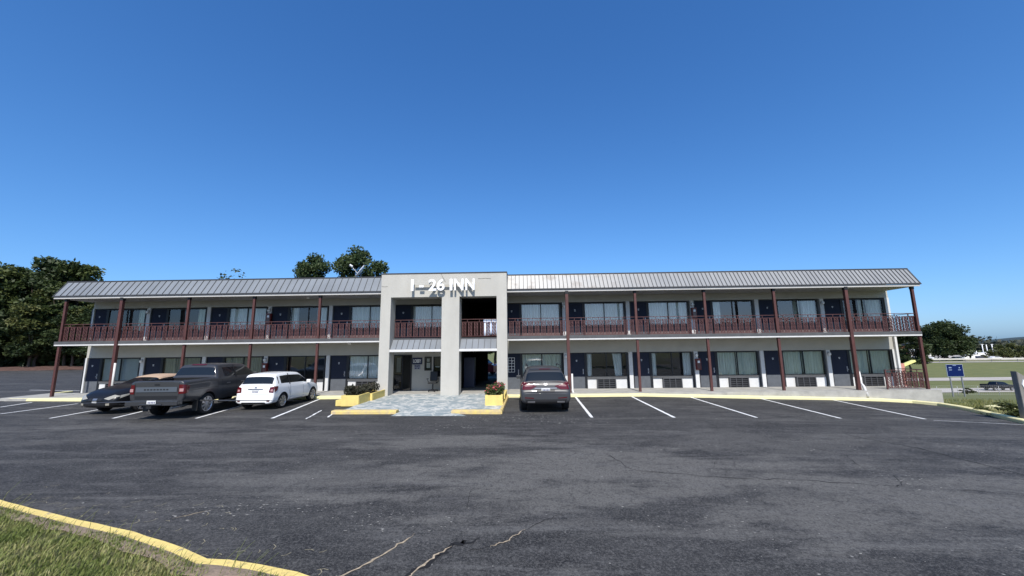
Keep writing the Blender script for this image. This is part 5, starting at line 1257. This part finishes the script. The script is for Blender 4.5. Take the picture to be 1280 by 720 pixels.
proto('o', 16, 11.6, 13.2, 24000, .80, 110, 'leaf_dark', 2.2, .75, 'dome')
proto('u', 17, 2.2, 2.6, 3000, .22, 22, 'leaf_olive', .3, .1, 'dome')
proto('w', 18, 2.6, 7.5, 420, .26, 16, 'leaf_mid', 3.5, .12, 'oak')
def tree(name, key, loc, sc, rz, label, group=None, szz=None, cat='tree'):
    cm, tm, zc = PROTO[key]; r = empty(name, loc, rz, label, cat, group); r.scale = (sc, sc, szz or sc)
    link(bpy.data.objects.new('trunk', tm), r); link(bpy.data.objects.new('crown', cm), r, (0,0,zc)); return r
LW = 'trees of the dark wood left of the motel'
for i, (k, x, y, s, sz, lb) in enumerate([
    ('a',-78.5,61.5,1.12,1.25,'tallest round-topped dark tree of the wood at the left edge of the photo'), ('b',-71.6,60.5,1.0,1.10,'mid green tree with a ragged top right beside the motel roof corner'),
    ('c',-74.5,59.0,1.05,1.05,'olive tree standing in front between the two tallest trees of the left wood'), ('c',-66.5,59.5,.95,.85,'yellowish olive tree seen through the left balcony end'),
    ('b',-83,59.5,1.1,1.05,'leftmost mid green tree cut by the photo edge'), ('a',-63,62,.9,.70,'dark tree behind the left balcony railing'), ('a',-80.5,66,1.2,1.0,'dark tree at the back of the left wood between the two tallest trees'),
    ('a',-68.5,58.9,.8,.66,'low dark tree at the wood edge beside the leftmost red post'),('a',-80.5,58.6,.8,.62,'low dark tree over the red clay bank at the left photo edge'),
    ('a',-74.6,58.4,.72,.62,'low dark tree over the red clay bank, second from the left'),('a',-64,58.6,.8,.64,'low dark tree seen under the left end of the balcony'),('b',-88,64,1.2,1.15,'tree behind the leftmost trees of the wood, mostly outside the photo'),
    ('a',-71.5,62.5,.9,.8,'dark inner tree of the left wood behind the leftmost red post')]):
    tree('broadleaf_tree', k, (x, y, -.15), s, i*1.7, lb, None, sz)
# low dark undergrowth closes the wood near the ground
mb = MB(); r_ = random.Random(5)
for _ in range(9000):
    x = r_.uniform(-98, -44); y = r_.uniform(60.5, 72); z = r_.random()**1.2*4.5
    a = Vector((r_.gauss(0,1), r_.gauss(0,1), r_.gauss(0,1))).normalized()*.5; b2 = a.orthogonal().normalized()*.32; p = Vector((x, y, z))
    mb.face([p-a, p+b2, p+a, p-b2])
tag(mb.build('undergrowth', MT['leaf_dark'], fix=False), 'dark undergrowth filling the left wood above the clay bank', 'undergrowth', kind='stuff')
tree('pine_tree', 'q', (-25.1,46,-.2), .84, .4, 'small round pine crown above the left wing roof, left of the pair near the dish', None, 1.09)
tree('pine_tree', 'q', (-19.2,46,-.2), .98, 2.2, 'larger pine crown above the roof directly behind the satellite dish', None, 1.13)
tree('pine_tree', 'p', (-22.0,47,-.2), .62, 1.2, 'narrow pine tip between the two pine crowns above the roof', None, .92)
tree('sparse_tree', 'w', (-31.0,41,-.2), 1.0, .7, 'thin sprigs of a sparse treetop above the left wing roof', None, 1.07)
tree('broadleaf_tree', 'b', (-3.1,46,-.2), .8, 1.0, 'green tree behind the motel, glimpsed through the ground-floor passage', None, .7)
tree('oak_tree', 'o', (188.3,182,-4.2), .88, .3, 'huge broad dark oak standing alone beyond the highway', None, .92)
tree('broadleaf_tree', 'a', (111.5,118,-6.3), 1.12, 2.0, 'dark tree seen under the right balcony end beside the last red post', None, .83)
for i, (x, y, s, lb) in enumerate([(217,186,1.9,'dark bush left of the bushes behind the far road at the right edge'),(223,187,2.1,'middle bush of the far bushes near the right photo edge'),(229,186,1.8,'third far bush from the left near the right photo edge'),(234,187,2.0,'rightmost far bush at the right photo edge'),(212,186,1.3,'small far bush below the three white poles')]):
    tree('far_bush', 'u', (x, y, tz(x, y)-.1), s, i*2.1, lb, None, s*(1.05 if i != 4 else .9), 'bush')
tree('roadside_shrub', 'u', (19.0,16.4,-.75), .42, .3, 'low dark shrub at the foot of the leaning grey post', None, .22, 'bush')
tree('fence_shrub', 'u', (64.2,60,-5.0), .42, 1.3, 'grey-green shrub growing in the wire fence left of the highway pickup', None, .26, 'bush')
# far tree line
mb = MB(); r_ = random.Random(9)
for _ in range(9000):
    x = r_.uniform(150, 560); y = r_.uniform(300, 335); hh = 8.5 + 2.6*math.sin(x*.045) + 1.8*math.sin(x*.13+1) + 1.1*math.sin(x*.4)
    z = -4.2 + hh*r_.random()**.6; a = Vector((r_.gauss(0,1), r_.gauss(0,1), r_.gauss(0,1))).normalized()*1.5; b2 = a.orthogonal().normalized()*1.0; p = Vector((x, y, z))
    mb.face([p-a, p+b2, p+a, p-b2])
tag(mb.build('far_tree_line', MT['farwood'], fix=False), 'hazy far line of trees beyond the distant parking lot', 'trees', kind='stuff')

# ------------------------------------------------------------ things beyond the right end
r = empty('road_sign', (52.5,50,-4.0), -.02, 'blue rectangular road sign on two posts beyond the right end of the motel', 'road sign')
mb = MB(); mb.box(-.93,.93,-.03,.03,2.28,3.68); mb.build('sign_panel', [MT['bluesign']], r)
mb = MB(); mb.box(-.96,.96,-.026,.035,2.25,2.279); mb.box(-.96,.96,-.026,.035,3.681,3.71); mb.box(-.96,-.931,-.026,.035,2.279,3.681); mb.box(.931,.96,-.026,.035,2.279,3.681); mb.build('sign_border', [mat('sign_edge_white', (.4,.45,.5), .5)], r)
mb = MB()
for x in (-.62,-.44): mb.box(x-.06,x+.06,-.034,-.031,3.26,3.40)
mb.box(-.70,-.36,-.034,-.031,3.02,3.08); mb.box(.48,.58,-.034,-.031,3.24,3.38); mb.box(.36,.70,-.034,-.031,3.02,3.08); mb.box(-.2,.2,-.034,-.031,3.56,3.61)
mb.build('sign_marks', [mat('pale_sign_marks', (.28,.36,.5), .6)], r)
for x in (-.62,.72):
    mb = MB(); mb.box(x-.06,x+.06,.035,.12,-.3,3.3); mb.build('sign_post', [MT['metal']], r)
# wire fence along the slope
r = empty('wire_fence', (60,60,-4.6), 0, 'thin wire fence with grey posts along the slope in front of the highway', 'fence')
for i in range(22):
    x = 38+i*3.0; mb = MB(); z = tz(x, 62)-.06; mb.tube([(x-60,2,z+4.3),(x-60,2,z+5.95)], .035, 6); mb.build('fence_post', [mat('grey_fence_post', (.42,.42,.40), .7)] if i == 0 else [bpy.data.materials['grey_fence_post']], r)
mb = MB()
for k in range(7):
    z = .15+k*.22; mb.tube([(38-60,1.95,tz(38,62)+4.54+z),(101-60,1.95,tz(101,62)+4.54+z)], .008, 4)
for i in range(210): x = 38+i*.3; mb.tube([(x-60,1.95,tz(x,62)+4.6),(x-60,1.95,tz(x,62)+6.0)], .005, 3)
mb.build('wire_mesh', [bpy.data.materials['grey_fence_post']], r)
# leaning timber post
r = empty('timber_post', (17.74,14.9,-.60), .0, 'leaning weathered grey timber post with a white diamond at the right photo edge', 'post')
mb = MB(); b_ = [(-.02,-.10),(.50,-.10),(.50,.09),(-.02,.09)]
lo = [Vector((x, y, -.3)) for x, y in b_]; hi = [Vector((x*1.02-.02, y+.02, 1.87-.34*(x/.5))) for x, y in b_]
n = len(mb.v); mb.v += [tuple(p) for p in lo+hi]
for q in ((0,3,2,1),(4,5,6,7),(0,1,5,4),(1,2,6,5),(2,3,7,6),(3,0,4,7)): mb.f.append(q); mb.m.append(0); mb.sm.append(False)
o = mb.build('post_timber', [MT['wood']], r, bevel=.02); 
mb = MB(); mb.prism([(.11,1.24),(.175,1.42),(.11,1.60),(.045,1.42)], -.112, -.084); mb.build('diamond_marker', [MT['white']], r)
mb = MB(); ribbon_pts = dens([(21.0,18.6),(22.8,19.5),(26,21.0)], .4)
kerb('concrete_edging', ribbon_pts, .35, .12, MT['yellowpale'], .02, lambda x, y: tz(x, y)-.06)
# yellow barrier arm beside the end of the motel
r = empty('barrier_arm', (41.6,45,-2.6), 0, 'pale yellow tilted panel rising from a salmon box beyond the right end of the motel', 'barrier')
mb = MB(); mb.box(-.75,.0,-.4,.4,-.8,2.75); mb.build('barrier_box', [mat('salmon_box', (.50,.22,.17), .7)], r)
mb = MB(); mb.obox((.72,0,2.72), (.72,0,.28), (0,.22,0), (-.035,0,.10)); mb.build('barrier_boom', [mat('pale_yellow_panel', (.72,.69,.25), .6)], r, bevel=.02)
# distant lot: parked cars, poles, buildings
cols = [((.75,.75,.74),'white'),((.70,.70,.70),'pale grey'),((.72,.72,.70),'white'),((.05,.06,.09),'dark'),((.62,.63,.65),'silver'),((.74,.74,.72),'white'),((.03,.03,.04),'black'),((.7,.7,.7),'white')]
pos = [(171.5,178.5,1.2,False),(176.5,180,1.5,True),(181.5,179.5,1.8,False),(186.5,184,1.2,False),(194,181,1.5,False),(201,183,1.4,True),(206.5,184,1.7,False),(211,181.5,1.5,False),(230,205,1.5,True),(240,210,1.4,True)]
txt = ['leftmost far car under the big oak','far van left of the oak trunk','far car just left of the oak trunk','far car behind the oak trunk','far car just right of the oak trunk','far van right of the big oak','far car between the oak and the white poles','small far car below the white poles','far van behind the bushes left of the white poles','far van at the foot of the white poles']
for i, (x, y, a, van) in enumerate(pos):
    c, cn = cols[i % len(cols)]; far_car('far_car', c, (x, y, tz(x, y)+.02), a+math.pi/2-1.5, cn+' '+txt[i], 'cars in the distant lot', van)
for i, (x, lb, cap) in enumerate([(247.6,'left of three tall white poles in the distance',1),(249.8,'middle of three tall white poles in the distance',0),(252.7,'right of three tall white poles in the distance',1),(244.0,'short white pole left of the three tall poles',0)]):
    r = empty('white_pole', (x, 220, -4.2), 0, lb, 'pole'); h = 6.3 if i < 3 else 3.6
    mb = MB(); mb.tube([(0,0,-1.5),(0,0,h-1.5 if False else h-1.0)], .19 if i < 3 else .16, 8); mb.build('pole_shaft', [MT['white']], r)
    if cap: mb = MB(); mb.box(-.55,.55,-.2,.2,h-1.0,h-.78); mb.build('pole_head', [MT['white']], r)
def house(name, loc, w, d, h, m, roofm, label, rz=0, rh=1.6):
    r = empty(name, loc, rz, label, 'building'); mb = MB(); mb.box(-w/2,w/2,-d/2,d/2,-1,h); mb.build('wall', [m], r)
    mb = MB(); mb.prismx([(-d/2-.4,h),(0,h+rh),(d/2+.4,h)], -w/2-.4, w/2+.4); mb.build('roof', [roofm], r)
    for k in range(max(2, int(w/4))):
        x = -w/2+1.5+k*(w-3)/max(1, int(w/4)-1); mb = MB(); mb.box(x-.6,x+.6,-d/2-.03,-d/2+.05,.9,min(h-.3,2.3)); mb.build('window', [MT['carglass']], r)
house('brick_house', (176.5,196,-4.3), 9, 9, 5.6, MT['brick'], MT['darkroof'], 'red brick house with a dark roof half hidden by the big oak')
house('dark_roofed_building', (252,196,-4.3), 16, 10, 4.0, mat('dim_brown_wall', (.10,.09,.08), .9), MT['darkroof'], 'low dark-roofed building at the right photo edge beyond the far bushes')
house('white_shed', (209,222,-4.3), 18, 8, 2.6, MT['plaster'], mat('pale_shed_roof', (.6,.6,.58), .6), 'long low white shed behind the big oak', 0, .9)
house('white_shed', (172,214,-4.3), 12, 8, 3.0, MT['plaster'], bpy.data.materials['pale_shed_roof'], 'white gabled shed left of the oak trunk', .3, 1.6)
# guard rail of the frontage road
r = empty('guard_rail', (190,162,-4.8), 0, 'long low pale guard rail in front of the far road', 'guard rail')
mb = MB(); mb.box(-110,130,-.05,.05,.45,.95); mb.build('rail', [mat('pale_galvanised_rail', (.55,.52,.46), .6)], r)
for i in range(24): mb = MB(); x = -105+i*10; mb.box(x-.1,x+.1,.05,.2,-.4,.8); mb.build('rail_post', [MT['wood']], r)
